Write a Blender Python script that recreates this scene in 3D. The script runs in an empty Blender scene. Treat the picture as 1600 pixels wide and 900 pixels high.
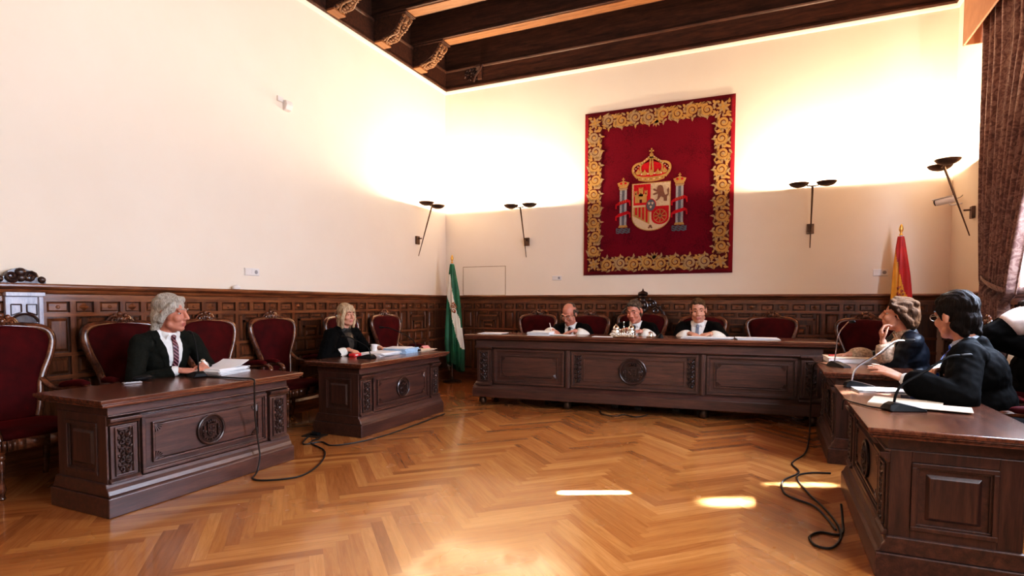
import bpy, bmesh, math, random
from mathutils import Vector, Matrix, noise
random.seed(7)
C = bpy.context.scene.collection
PI = math.pi
SC = 0.88                      # the room is laid out in its own unit, scaled to metres at the end
def V(*a): return Vector(a)
def R(d): return math.radians(d)

# ------------------------------------------------------------------ materials
MATS = {}
def nodes(name):
    m = bpy.data.materials.new(name); m.use_nodes = True
    nt = m.node_tree; b = nt.nodes['Principled BSDF']
    MATS[name] = m
    return m, nt, b
def ramp(nt, src, stops):
    r = nt.nodes.new('ShaderNodeValToRGB')
    el = r.color_ramp.elements
    el[0].position, el[0].color = stops[0][0], (*stops[0][1], 1)
    el[1].position, el[1].color = stops[-1][0], (*stops[-1][1], 1)
    for p, c in stops[1:-1]:
        e = el.new(p); e.color = (*c, 1)
    nt.links.new(src, r.inputs[0]); return r.outputs[0]
def coords(nt, scale=(1, 1, 1), kind='Object'):
    t = nt.nodes.new('ShaderNodeTexCoord'); mp = nt.nodes.new('ShaderNodeMapping')
    mp.inputs['Scale'].default_value = scale
    nt.links.new(t.outputs[kind], mp.inputs[0]); return mp.outputs[0]
def noise_node(nt, vec, scale, detail=4, rough=.55, dist=0):
    n = nt.nodes.new('ShaderNodeTexNoise'); n.inputs['Scale'].default_value = scale
    n.inputs['Detail'].default_value = detail; n.inputs['Roughness'].default_value = rough
    n.inputs['Distortion'].default_value = dist
    nt.links.new(vec, n.inputs['Vector']); return n.outputs[0]
def bump(nt, b, src, strength=.1, dist=.01):
    bn = nt.nodes.new('ShaderNodeBump'); bn.inputs['Strength'].default_value = strength
    bn.inputs['Distance'].default_value = dist
    nt.links.new(src, bn.inputs['Height']); nt.links.new(bn.outputs[0], b.inputs['Normal'])
def plain(name, col, rough=.5, metal=0, nscale=20, var=.15, bumps=0, coat=0, sheen=0, spec=.5):
    m, nt, b = nodes(name)
    n = noise_node(nt, coords(nt), nscale)
    lo = tuple(max(0, c*(1-var)) for c in col); hi = tuple(min(1, c*(1+var)) for c in col)
    nt.links.new(ramp(nt, n, [(.3, lo), (.7, hi)]), b.inputs['Base Color'])
    b.inputs['Roughness'].default_value = rough; b.inputs['Metallic'].default_value = metal
    b.inputs['Coat Weight'].default_value = coat; b.inputs['Coat Roughness'].default_value = .15
    b.inputs['Sheen Weight'].default_value = sheen; b.inputs['Sheen Roughness'].default_value = .35
    b.inputs['Specular IOR Level'].default_value = spec
    if bumps: bump(nt, b, n, bumps, .005)
    return m
def wood(name, dark, mid, light, rough=.32, scale=(1.2, 14, 14), coat=.25, spec=.5):
    m, nt, b = nodes(name)
    v = coords(nt, scale)
    n1 = noise_node(nt, v, 2.2, 6, .6, .6)
    n2 = noise_node(nt, coords(nt, tuple(s*5 for s in scale)), 3, 3)
    mx = nt.nodes.new('ShaderNodeMath'); mx.operation = 'MULTIPLY_ADD'
    nt.links.new(n2, mx.inputs[0]); mx.inputs[1].default_value = .35; nt.links.new(n1, mx.inputs[2])
    nt.links.new(ramp(nt, mx.outputs[0], [(.45, dark), (.66, mid), (.9, light)]), b.inputs['Base Color'])
    b.inputs['Roughness'].default_value = rough; b.inputs['Coat Weight'].default_value = coat
    b.inputs['Coat Roughness'].default_value = .22 if coat < .8 else .38; b.inputs['Specular IOR Level'].default_value = spec
    bump(nt, b, mx.outputs[0], .06, .01)
    return m
DESK = wood('desk_walnut', (.020, .0065, .005), (.058, .020, .013), (.115, .045, .027), .42, coat=.9)
DESKV = wood('desk_walnut_upright', (.020, .0065, .005), (.055, .019, .012), (.105, .042, .025), .42, (14, 14, 1.2), coat=.9)
DESKTOP = wood('desk_top_walnut', (.05, .016, .009), (.12, .040, .020), (.20, .075, .036), .22, (1.2, 14, 14), .5)
CARVE = plain('carved_walnut', (.036, .014, .010), .36, 0, 30, .35, .2, .3)
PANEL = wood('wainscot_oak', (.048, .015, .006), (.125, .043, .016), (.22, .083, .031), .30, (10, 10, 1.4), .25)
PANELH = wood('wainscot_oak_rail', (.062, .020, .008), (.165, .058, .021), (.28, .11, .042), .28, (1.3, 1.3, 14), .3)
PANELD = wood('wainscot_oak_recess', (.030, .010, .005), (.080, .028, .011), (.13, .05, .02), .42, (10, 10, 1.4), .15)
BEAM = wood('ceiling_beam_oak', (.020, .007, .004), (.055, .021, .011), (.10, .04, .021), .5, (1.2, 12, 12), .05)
BEAM_LIT = wood('ceiling_beam_oak_lit', (.14, .055, .020), (.25, .105, .040), (.36, .165, .07), .5, (1.2, 12, 12), .05)  # same oak lightened: lamplight from below painted into soffits and corbel bases
CORB = plain('corbel_gilded_oak', (.21, .105, .05), .5, 0, 25, .35, .2)
CHAIRW = wood('chair_mahogany', (.040, .012, .006), (.11, .037, .017), (.21, .078, .033), .24, (6, 6, 6), .5)
VELVET = plain('crimson_velvet', (.058, .0016, .0026), .75, 0, 9, .35, .04, 0, .16, .12)
VELVET.node_tree.nodes['Principled BSDF'].inputs['Sheen Tint'].default_value = (1, .06, .07, 1)
SKIN = plain('skin', (.56, .28, .19), .5, 0, 30, .10)
SKIN2 = plain('skin_ruddy', (.52, .22, .15), .5, 0, 30, .12)
LIPS = plain('lips', (.42, .14, .11), .45, 0, 30, .08)
EYEW = plain('eye_white', (.50, .43, .38), .35)
EYED = plain('eye_iris', (.04, .02, .012), .2)
def hairmat(name, a, b_, rough=.45):
    m, nt, b = nodes(name)
    n = noise_node(nt, coords(nt, (70, 70, 11)), 1.8, 4, .65, .6)
    nt.links.new(ramp(nt, n, [(.33, a), (.68, b_)]), b.inputs['Base Color'])
    b.inputs['Roughness'].default_value = rough+.12; b.inputs['Specular IOR Level'].default_value = .12
    bump(nt, b, n, .7, .012); return m
H_GREY = hairmat('silver_hair', (.22, .19, .155), (.62, .56, .48))
H_BLOND = hairmat('blond_hair', (.27, .185, .11), (.66, .50, .33))
H_BROWN = hairmat('brown_highlighted_hair', (.012, .005, .003), (.085, .040, .018))
H_DARK = hairmat('dark_brown_hair', (.006, .0035, .0025), (.020, .011, .007))
H_PEPPER = hairmat('salt_pepper_hair', (.03, .022, .016), (.16, .12, .09))
H_CHEST = hairmat('chestnut_hair', (.04, .022, .011), (.15, .085, .04))
SUIT = plain('charcoal_suit_wool', (.012, .0125, .0095), .8, 0, 60, .25, .05, 0, .0, .1)
ROBE = plain('black_robe_cloth', (.0038, .0034, .0034), .8, 0, 40, .3, .08, 0, .0, .08)
ROBEN = plain('black_satin_robe', (.005, .007, .012), .45, 0, 30, .3, .10, .0, .0, .3)
SHIRT = plain('white_shirt_cotton', (.78, .76, .74), .7, 0, 30, .05, .05)
SHIRTB = plain('pale_blue_shirt_cotton', (.55, .62, .75), .7, 0, 30, .05)
LACE = plain('white_lace', (.80, .76, .68), .8, 0, 120, .22, .6)
BLOUSE = plain('black_blouse', (.02, .017, .014), .6)
SCARF = plain('beige_patterned_silk', (.45, .34, .25), .5, 0, 45, .5, .1)
TIEB = plain('dark_tie_silk', (.018, .018, .026), .4)
TIEG = plain('steel_grey_tie_silk', (.22, .25, .32), .4)
TIEBLUE = plain('bright_blue_tie_silk', (.015, .10, .55), .35)
PINKWHITE = plain('white_pink_shirt_cotton', (.85, .76, .74), .7)
m, nt, b = nodes('striped_maroon_tie'); TIES = m
w = nt.nodes.new('ShaderNodeTexWave'); w.inputs['Scale'].default_value = 14
mp = coords(nt, (1, 1, 1)); rot = nt.nodes.new('ShaderNodeMapping'); rot.inputs['Rotation'].default_value = (0, R(50), R(10))
nt.links.new(mp, rot.inputs[0]); nt.links.new(rot.outputs[0], w.inputs[0])
nt.links.new(ramp(nt, w.outputs[1], [(.55, (.05, .008, .016)), (.8, (.33, .16, .18))]), b.inputs['Base Color']); b.inputs['Roughness'].default_value = .4
SHOE = plain('black_shoe_leather', (.012, .010, .009), .3, 0, 20, .2, 0, .3)
PAPER = plain('white_paper', (.80, .79, .80), .8, 0, 8, .03)
PAPERC = plain('cream_paper', (.70, .56, .42), .75, 0, 8, .05)
BLACKP = plain('black_plastic', (.008, .008, .009), .5, 0, 20, .15, 0, 0, 0, .2)
CABLE = plain('black_cable_rubber', (.02, .014, .011), .5)
SILVER = plain('polished_silver', (.80, .76, .70), .18, 1, 15, .1)
CHROME = plain('brushed_chrome', (.62, .62, .66), .25, 1, 15, .05)
WHITEP = plain('white_plastic', (.78, .72, .68), .4, 0, 10, .03)
GREYP = plain('grey_plastic', (.30, .28, .28), .45)
REDP = plain('red_plastic', (.62, .03, .035), .35)
PINKP = plain('pink_card', (.75, .30, .28), .6)
BLUEP = plain('pale_blue_folder_card', (.42, .58, .75), .6)
BRONZE = plain('dark_bronze_metal', (.11, .068, .045), .38, .75, 15, .2)
GOLD = plain('gold_metal', (.75, .45, .14), .3, 1, 20, .15)
GLASSF = plain('spectacle_frame_metal', (.35, .28, .22), .3, .8)
BULB, nt, b = nodes('warm_bulb_glass')
b.inputs['Emission Color'].default_value = (1, .78, .5, 1); b.inputs['Emission Strength'].default_value = 6
n = noise_node(nt, coords(nt), 3); nt.links.new(ramp(nt, n, [(.3, (.9, .8, .65)), (.7, (1, .9, .75))]), b.inputs['Base Color'])
GLASS, nt, b = nodes('clear_window_glass')
b.inputs['Transmission Weight'].default_value = 1; b.inputs['Roughness'].default_value = .02; b.inputs['IOR'].default_value = 1.05
n = noise_node(nt, coords(nt), 2); nt.links.new(ramp(nt, n, [(.3, (.95, .97, 1)), (.7, (1, 1, 1))]), b.inputs['Base Color'])
def plaster(name, c1, c2):
    m, nt, b = nodes(name)
    n = noise_node(nt, coords(nt), .9, 5, .6); f = noise_node(nt, coords(nt), 60, 3)
    nt.links.new(ramp(nt, n, [(.35, c1), (.65, c2)]), b.inputs['Base Color'])
    b.inputs['Roughness'].default_value = .85; b.inputs['Specular IOR Level'].default_value = .2
    bump(nt, b, f, .04, .01); return m
WALL = plaster('cream_plaster', (.83, .715, .595), (.86, .745, .625))
REVEAL = plaster('white_plaster_reveal', (.74, .66, .56), (.78, .70, .60))
# parquet: one tone per plank from a colour attribute
PARQ, nt, b = nodes('herringbone_oak_parquet')
at = nt.nodes.new('ShaderNodeAttribute'); at.attribute_name = 'plank'
uv = nt.nodes.new('ShaderNodeUVMap'); uv.uv_map = 'UVMap'
mp = nt.nodes.new('ShaderNodeMapping'); mp.inputs['Scale'].default_value = (2.2, 26, 1); nt.links.new(uv.outputs[0], mp.inputs[0])
g = noise_node(nt, mp.outputs[0], 1.3, 6, .62, .9)
base = ramp(nt, at.outputs['Fac'], [(0, (.34, .128, .038)), (.35, (.46, .188, .056)), (.65, (.54, .235, .073)), (1, (.66, .315, .108))])
grain = ramp(nt, g, [(.3, (.76, .70, .62)), (.62, (1.0, 1.0, 1.0))])
mx = nt.nodes.new('ShaderNodeMix'); mx.data_type = 'RGBA'; mx.blend_type = 'MULTIPLY'; mx.inputs[0].default_value = 1
nt.links.new(base, mx.inputs[6]); nt.links.new(grain, mx.inputs[7]); nt.links.new(mx.outputs[2], b.inputs['Base Color'])
b.inputs['Coat Weight'].default_value = .45; b.inputs['Coat Roughness'].default_value = .075
rn = noise_node(nt, coords(nt), 1.4, 3); rr = nt.nodes.new('ShaderNodeMapRange'); rr.inputs[3].default_value = .20; rr.inputs[4].default_value = .32
nt.links.new(rn, rr.inputs[0]); nt.links.new(rr.outputs[0], b.inputs['Roughness']); bump(nt, b, g, .03, .004)
# textiles
def wool(name, c, var=.2):
    m, nt, b = nodes(name)
    n = noise_node(nt, coords(nt), 55, 3); n2 = noise_node(nt, coords(nt), 3, 3)
    mm = nt.nodes.new('ShaderNodeMath'); mm.operation = 'ADD'; nt.links.new(n, mm.inputs[0]); nt.links.new(n2, mm.inputs[1])
    nt.links.new(ramp(nt, mm.outputs[0], [(.75, tuple(x*(1-var) for x in c)), (1.25, tuple(min(1, x*(1+var)) for x in c))]), b.inputs['Base Color'])
    b.inputs['Roughness'].default_value = .95; b.inputs['Specular IOR Level'].default_value = .08
    b.inputs['Sheen Weight'].default_value = .05; bump(nt, b, n, .3, .006); return m
T_RED = wool('tapestry_crimson', (.112, .003, .011)); T_EDGE = wool('tapestry_edge_red', (.15, .008, .014))
T_DARK = wool('tapestry_border_maroon', (.075, .010, .010)); T_GOLD = wool('tapestry_gold', (.36, .20, .068))
T_TAN = wool('tapestry_tan', (.30, .20, .11)); T_BRN = wool('tapestry_olive_brown', (.20, .12, .055))
T_CREAM = wool('tapestry_cream', (.48, .35, .23)); T_BRIGHT = wool('tapestry_scarlet', (.38, .012, .018))
T_BLUE = wool('tapestry_slate_blue', (.10, .10, .115)); T_GREY = wool('tapestry_column_grey', (.28, .26, .26)); T_LION = wool('tapestry_lion_brown', (.16, .075, .05))
F_GREEN = plain('flag_green_satin', (.008, .105, .042), .5, 0, 6, .3, 0, 0, .2); F_WHITE = plain('flag_white_satin', (.72, .64, .52), .55, 0, 6, .1, 0, 0, .2)
F_RED = plain('flag_red_satin', (.42, .012, .010), .5, 0, 6, .2, 0, 0, .2); F_YELLOW = plain('flag_yellow_satin', (.72, .30, .02), .5, 0, 6, .2, 0, 0, .2)
F_EMB = plain('flag_emblem_thread', (.33, .13, .04), .6, 0, 60, .5); F_EMBR = plain('flag_emblem_red_thread', (.38, .07, .03), .6, 0, 60, .5)
CURT, nt, b = nodes('mauve_damask_curtain')
vc = coords(nt, (1, 1, 1)); n = noise_node(nt, vc, 14, 5, .65, 2.2)
nt.links.new(ramp(nt, n, [(.42, (.17, .088, .074)), (.5, (.27, .158, .132)), (.6, (.38, .25, .21))]), b.inputs['Base Color'])
b.inputs['Roughness'].default_value = .7; b.inputs['Sheen Weight'].default_value = .2
PELM = plain('peach_pelmet_fabric', (.52, .25, .14), .8, 0, 8, .1)

# ------------------------------------------------------------------ mesh builder
class MB:
    def __init__(s): s.v = []; s.f = []; s.m = []; s.T = None; s.mi = 0
    def vert(s, p):
        p = Vector(p)
        if s.T is not None: p = s.T @ p
        s.v.append(p); return len(s.v)-1
    def face(s, ids, mi=None): s.f.append(tuple(ids)); s.m.append(s.mi if mi is None else mi)
    def box(s, x0, x1, y0, y1, z0, z1, mi=None):
        i = [s.vert((x, y, z)) for z in (z0, z1) for y in (y0, y1) for x in (x0, x1)]
        for q in ((0, 2, 3, 1), (4, 5, 7, 6), (0, 1, 5, 4), (2, 6, 7, 3), (0, 4, 6, 2), (1, 3, 7, 5)): s.face([i[k] for k in q], mi)
        return s
    def frustum(s, x0, x1, z0, z1, y0, y1, t, mi=None):
        """raised field on a plane facing -Y: base rectangle at y0, top at y1 inset by t"""
        a = [s.vert(p) for p in ((x0, y0, z0), (x1, y0, z0), (x1, y0, z1), (x0, y0, z1))]
        b = [s.vert(p) for p in ((x0+t, y1, z0+t), (x1-t, y1, z0+t), (x1-t, y1, z1-t), (x0+t, y1, z1-t))]
        s.face(b, mi)
        for k in range(4): s.face((a[k], a[(k+1) % 4], b[(k+1) % 4], b[k]), mi)
    def frame(s, x0, x1, z0, z1, y0, y1, w, mi=None):
        s.box(x0, x1, y1, y0, z0, z0+w, mi); s.box(x0, x1, y1, y0, z1-w, z1, mi)
        s.box(x0, x0+w, y1, y0, z0+w, z1-w, mi); s.box(x1-w, x1, y1, y0, z0+w, z1-w, mi)
    def poly(s, pts, y0, y1, mi=None):
        """polygon (x,z) extruded from y0 (back) to y1 (front, smaller y)"""
        a = [s.vert((p[0], y1, p[1])) for p in pts]; b = [s.vert((p[0], y0, p[1])) for p in pts]
        s.face(a, mi); s.face(b[::-1], mi); n = len(pts)
        for k in range(n): s.face((a[k], b[k], b[(k+1) % n], a[(k+1) % n]), mi)
        return s
    def extrude(s, prof, x0, x1, mi=None):
        """profile of (y,z) run along x"""
        a = [s.vert((x0, *p)) for p in prof]; b = [s.vert((x1, *p)) for p in prof]; n = len(prof)
        s.face(a[::-1], mi); s.face(b, mi)
        for k in range(n): s.face((a[k], a[(k+1) % n], b[(k+1) % n], b[k]), mi)
        return s
    def tube(s, pts, r, seg=8, mi=None, cap=True, flat=None):
        pts = [Vector(p) for p in pts]; n = len(pts); rs = r if isinstance(r, (list, tuple)) else [r]*n
        up = Vector((0, 0, 1)); rings = []; prev = None
        for i, p in enumerate(pts):
            t = (pts[min(i+1, n-1)]-pts[max(i-1, 0)])
            if t.length < 1e-9: t = Vector((0, 0, 1))
            t.normalize()
            if prev is None:
                a = up.cross(t)
                if a.length < .1: a = Vector((1, 0, 0)).cross(t)
            else: a = prev - t*prev.dot(t)
            if a.length < 1e-6: a = Vector((1, 0, 0)).cross(t)
            a.normalize(); prev = a; b = t.cross(a)
            if flat: rings.append([s.vert(p+a*math.cos(2*PI*k/seg)*rs[i]*flat[0]+b*math.sin(2*PI*k/seg)*rs[i]*flat[1]) for k in range(seg)])
            else: rings.append([s.vert(p+a*math.cos(2*PI*k/seg)*rs[i]+b*math.sin(2*PI*k/seg)*rs[i]) for k in range(seg)])
        for i in range(n-1):
            for k in range(seg): s.face((rings[i][k], rings[i][(k+1) % seg], rings[i+1][(k+1) % seg], rings[i+1][k]), mi)
        if cap: s.face(rings[0][::-1], mi); s.face(rings[-1], mi)
        return s
    def lathe(s, prof, c=(0, 0, 0), seg=16, mi=None, cap=True):
        rings = [[s.vert((c[0]+r*math.cos(2*PI*k/seg), c[1]+r*math.sin(2*PI*k/seg), c[2]+z)) for k in range(seg)] for r, z in prof]
        for i in range(len(rings)-1):
            for k in range(seg): s.face((rings[i][k], rings[i][(k+1) % seg], rings[i+1][(k+1) % seg], rings[i+1][k]), mi)
        if cap: s.face(rings[0][::-1], mi); s.face(rings[-1], mi)
        return s
    def ell(s, c, r, rot=None, seg=12, rings=8, mi=None):
        c = Vector(c); r = (r, r, r) if not isinstance(r, (list, tuple)) else r
        M = rot if rot is not None else Matrix.Identity(3)
        top = s.vert(c+M @ Vector((0, 0, r[2]))); bot = s.vert(c+M @ Vector((0, 0, -r[2]))); rr = []
        for i in range(1, rings):
            a = PI*i/rings
            rr.append([s.vert(c+M @ Vector((r[0]*math.sin(a)*math.cos(2*PI*k/seg), r[1]*math.sin(a)*math.sin(2*PI*k/seg), r[2]*math.cos(a)))) for k in range(seg)])
        for k in range(seg):
            s.face((top, rr[0][k], rr[0][(k+1) % seg]), mi); s.face((bot, rr[-1][(k+1) % seg], rr[-1][k]), mi)
            for i in range(len(rr)-1): s.face((rr[i][k], rr[i+1][k], rr[i+1][(k+1) % seg], rr[i][(k+1) % seg]), mi)
        return s
    def cap(s, a, b, ra, rb=None, seg=12, mi=None):
        """tapered capsule"""
        a = Vector(a); b = Vector(b); rb = ra if rb is None else rb
        d = b-a
        if d.length < 1e-6: return s.ell(a, max(ra, rb))
        L = d.length; d.normalize(); pts = []; rs = []
        for k in range(4): t = (k/4)*PI/2; pts.append(a-d*ra*math.cos(t)); rs.append(max(1e-4, ra*math.sin(t)))
        pts.append(a); rs.append(ra); pts.append(b); rs.append(rb)
        for k in range(1, 5): t = (k/4)*PI/2; pts.append(b+d*rb*math.sin(t)); rs.append(max(1e-4, rb*math.cos(t)))
        return s.tube(pts, rs, seg, mi)
    def mesh(s, name, mats, smooth=None):
        me = bpy.data.meshes.new(name); me.from_pydata([tuple(v) for v in s.v], [], s.f)
        mats = mats if isinstance(mats, (list, tuple)) else [mats]
        for m in mats: me.materials.append(m)
        me.polygons.foreach_set('material_index', s.m)
        bm = bmesh.new(); bm.from_mesh(me); bmesh.ops.recalc_face_normals(bm, faces=bm.faces); bm.to_mesh(me); bm.free()
        if smooth is not None: shade(me, smooth)
        me.update(); return me
    def obj(s, name, mats, parent=None, smooth=None, bev=0, **tags):
        o = bpy.data.objects.new(name, s.mesh(name, mats, smooth)); C.objects.link(o)
        if parent: o.parent = parent
        if bev:
            md = o.modifiers.new('bevel', 'BEVEL'); md.width = bev; md.segments = 2; md.limit_method = 'ANGLE'; md.angle_limit = R(40)
            md.harden_normals = False
        tag(o, **tags); return o
def shade(me, ang=40):
    me.polygons.foreach_set('use_smooth', [True]*len(me.polygons))
    try: me.set_sharp_from_angle(angle=R(ang))
    except Exception: pass
def tag(o, label=None, cat=None, group=None, kind=None):
    if label: o['label'] = label
    if cat: o['category'] = cat
    if group: o['group'] = group
    if kind: o['kind'] = kind
    return o
def thing(name, label, cat, loc=(0, 0, 0), rz=0, group=None):
    o = bpy.data.objects.new(name, None); C.objects.link(o); o.location = loc; o.rotation_euler = (0, 0, rz)
    o.empty_display_size = .1
    return tag(o, label, cat, group)
def copy_tree(o, parent=None, top=True):
    c = o.copy(); C.objects.link(c)
    if parent: c.parent = parent
    for ch in list(o.children): copy_tree(ch, c, False)
    return c
def dup(o, label, loc, rz, group=None):
    c = copy_tree(o); c.location = loc; c.rotation_euler = (0, 0, rz); c['label'] = label
    if group: c['group'] = group
    return c
def struct(mb, name, mats, smooth=None, bev=0): return mb.obj(name, mats, None, smooth, bev, kind='structure')
def cat_rom(P, n=6, closed=False):
    P = [Vector(p) for p in P]; out = []; N = len(P)
    rng = range(N if closed else N-1)
    for i in rng:
        p0 = P[(i-1) % N] if closed or i > 0 else P[0]; p1 = P[i]; p2 = P[(i+1) % N]; p3 = P[(i+2) % N] if closed or i+2 < N else P[-1]
        for k in range(n):
            t = k/n
            out.append(.5*((2*p1)+(-p0+p2)*t+(2*p0-5*p1+4*p2-p3)*t*t+(-p0+3*p1-3*p2+p3)*t**3))
    if not closed: out.append(P[-1])
    return out
def spiral(cx, cz, r, a0, turns, y, n=14, sgn=1, r1=.15):
    return [(cx+math.cos(a0+sgn*turns*2*PI*k/n)*r*(1-(1-r1)*k/n), y, cz+math.sin(a0+sgn*turns*2*PI*k/n)*r*(1-(1-r1)*k/n)) for k in range(n+1)]
def scroll_carving(mb, x0, x1, z0, z1, y, d=.014, vertical=True):
    """acanthus scroll relief in a rectangle on a plane facing -Y"""
    w, h = x1-x0, z1-z0; cx = (x0+x1)/2; cz = (z0+z1)/2
    n = max(2, round((h if vertical else w)/((w if vertical else h)*.62)))
    st = (h if vertical else w)/n; a = (w if vertical else h)
    def P(u, v): return (cx+u, v+z0) if vertical else (x0+v, cz+u)
    for i in range(n):
        v = st*(i+.5)
        for sg in (-1, 1):
            c = P(sg*a*.24, v); sp = spiral(c[0], c[1], a*.20, PI/2 if i % 2 else -PI/2, 1.1, y-d*.5, 10, sg if i % 2 else -sg)
            mb.tube(sp, [d*.75*(1-.5*k/10) for k in range(11)], 5)
            e = P(sg*a*.40, v+st*.42); mb.ell((e[0], y-d*.3, e[1]), (a*.10, d*.9, a*.16), Matrix.Rotation(sg*.6, 3, 'Y'), 8, 5)
            e = P(sg*a*.13, v-st*.42); mb.ell((e[0], y-d*.3, e[1]), (a*.09, d, a*.13), Matrix.Rotation(-sg*.5, 3, 'Y'), 8, 5)
        e = P(0, v); mb.ell((e[0], y-d*.3, e[1]), (a*.07, d*1.3, st*.34) if vertical else (st*.34, d*1.3, a*.07), None, 8, 5)
def medallion(mb, cx, cz, r, y, d=.02):
    ring = [(cx+math.cos(2*PI*k/32)*r*.93, y-d*.5, cz+math.sin(2*PI*k/32)*r*.93) for k in range(33)]
    mb.tube(ring, r*.075, 6)
    ring = [(cx+math.cos(2*PI*k/28)*r*.76, y-d*.3, cz+math.sin(2*PI*k/28)*r*.76) for k in range(29)]
    mb.tube(ring, r*.03, 5)
    mb.poly([(cx+math.cos(2*PI*k/32)*r*.92, cz+math.sin(2*PI*k/32)*r*.92) for k in range(32)], y, y-d*.25)
    sh = [(-.30, .28), (.30, .28), (.30, -.12), (.22, -.34), (0, -.48), (-.22, -.34), (-.30, -.12)]
    mb.poly([(cx+p[0]*r, cz+p[1]*r) for p in sh], y, y-d*.9)
    mb.box(cx-.02*r, cx+.02*r, y-d*1.15, y, cz-.42*r, cz+.28*r); mb.box(cx-.30*r, cx+.30*r, y-d*1.15, y, cz-.08*r, cz-.03*r)
    for sx, sz in ((-.15, .12), (.15, .12), (-.14, -.2), (.14, -.2)): mb.ell((cx+sx*r, y-d*.9, cz+sz*r), (.07*r, d*.5, .09*r), None, 6, 4)
    for sg in (-1, 1):
        mb.box(cx+sg*.50*r-.06*r, cx+sg*.50*r+.06*r, y-d*.9, y, cz-.40*r, cz+.30*r)
        mb.tube(spiral(cx+sg*.55*r, cz, .16*r, 0, 1.2, y-d, 10, sg), r*.03, 5)
    for k in range(5): mb.ell((cx+(k-2)*.13*r, y-d*.6, cz+.46*r+.05*r*(2-abs(k-2))), (.07*r, d*.7, .13*r), None, 6, 5)
    mb.box(cx-.33*r, cx+.33*r, y-d, y, cz+.31*r, cz+.39*r)
    for k in range(9):
        a = PI*(1.12+.76*k/8); mb.ell((cx+math.cos(a)*.64*r, y-d*.4, cz+math.sin(a)*.64*r), (.08*r, d*.6, .05*r), Matrix.Rotation(-a, 3, 'Y'), 6, 4)
def fan(mb, x, z, sx, sz, r, y, d=.012):
    for k in range(5):
        a = (k+.5)*PI/10
        mb.tube([(x, y-d*.4, z), (x+sx*math.cos(a)*r, y-d*.5, z+sz*math.sin(a)*r)], [r*.03, r*.13], 5)

# ------------------------------------------------------------------ the room (X right along the back wall, Y depth, back wall at y=0)
XR, YB, WH, HC = 7.456, -10.6, 1.50, 5.15
TL = Matrix.Rotation(R(90), 4, 'Z')
TR = Matrix.Translation((XR, 0, 0)) @ Matrix.Rotation(R(-90), 4, 'Z')
TB = Matrix.Identity(4)
struct(MB().box(-.3, 0, YB-.3, .3, -.1, 6.5), 'wall_left', WALL)
struct(MB().box(0, XR, 0, .3, -.1, 6.5), 'wall_back', WALL)
struct(MB().box(0, XR, YB-.3, YB, -.1, 6.5), 'wall_front', WALL)
mb = MB(); WIN = [(-4.35, -2.3), (-8.6, -5.9)]; WZ = (1.5, 4.5)
ys = [YB-.3]+[q for w_ in sorted(WIN) for q in w_]+[.3]
for k in range(0, len(ys), 2): mb.box(XR, XR+.4, ys[k], ys[k+1], -.1, 6.5)
for a, c in WIN: mb.box(XR, XR+.4, a, c, -.1, WZ[0]); mb.box(XR, XR+.4, a, c, WZ[1], 6.5)
struct(mb, 'wall_right', WALL)
for k, (a, c) in enumerate(WIN):
    mb = MB(); x = XR+.33
    for z in (WZ[0], 2.6, WZ[1]-.07): mb.box(x, x+.06, a, c, z, z+.07)
    for y in (a, (a+c)/2-.05, c-.07): mb.box(x, x+.06, y, y+.07+(.03 if y not in (a, c-.07) else 0), WZ[0], WZ[1])
    fr = struct(mb, 'window_%d' % (k+1), REVEAL, bev=.006)
    g = MB().box(x+.025, x+.032, a+.02, c-.02, WZ[0]+.02, WZ[1]-.02).obj('pane', GLASS, fr)
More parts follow.
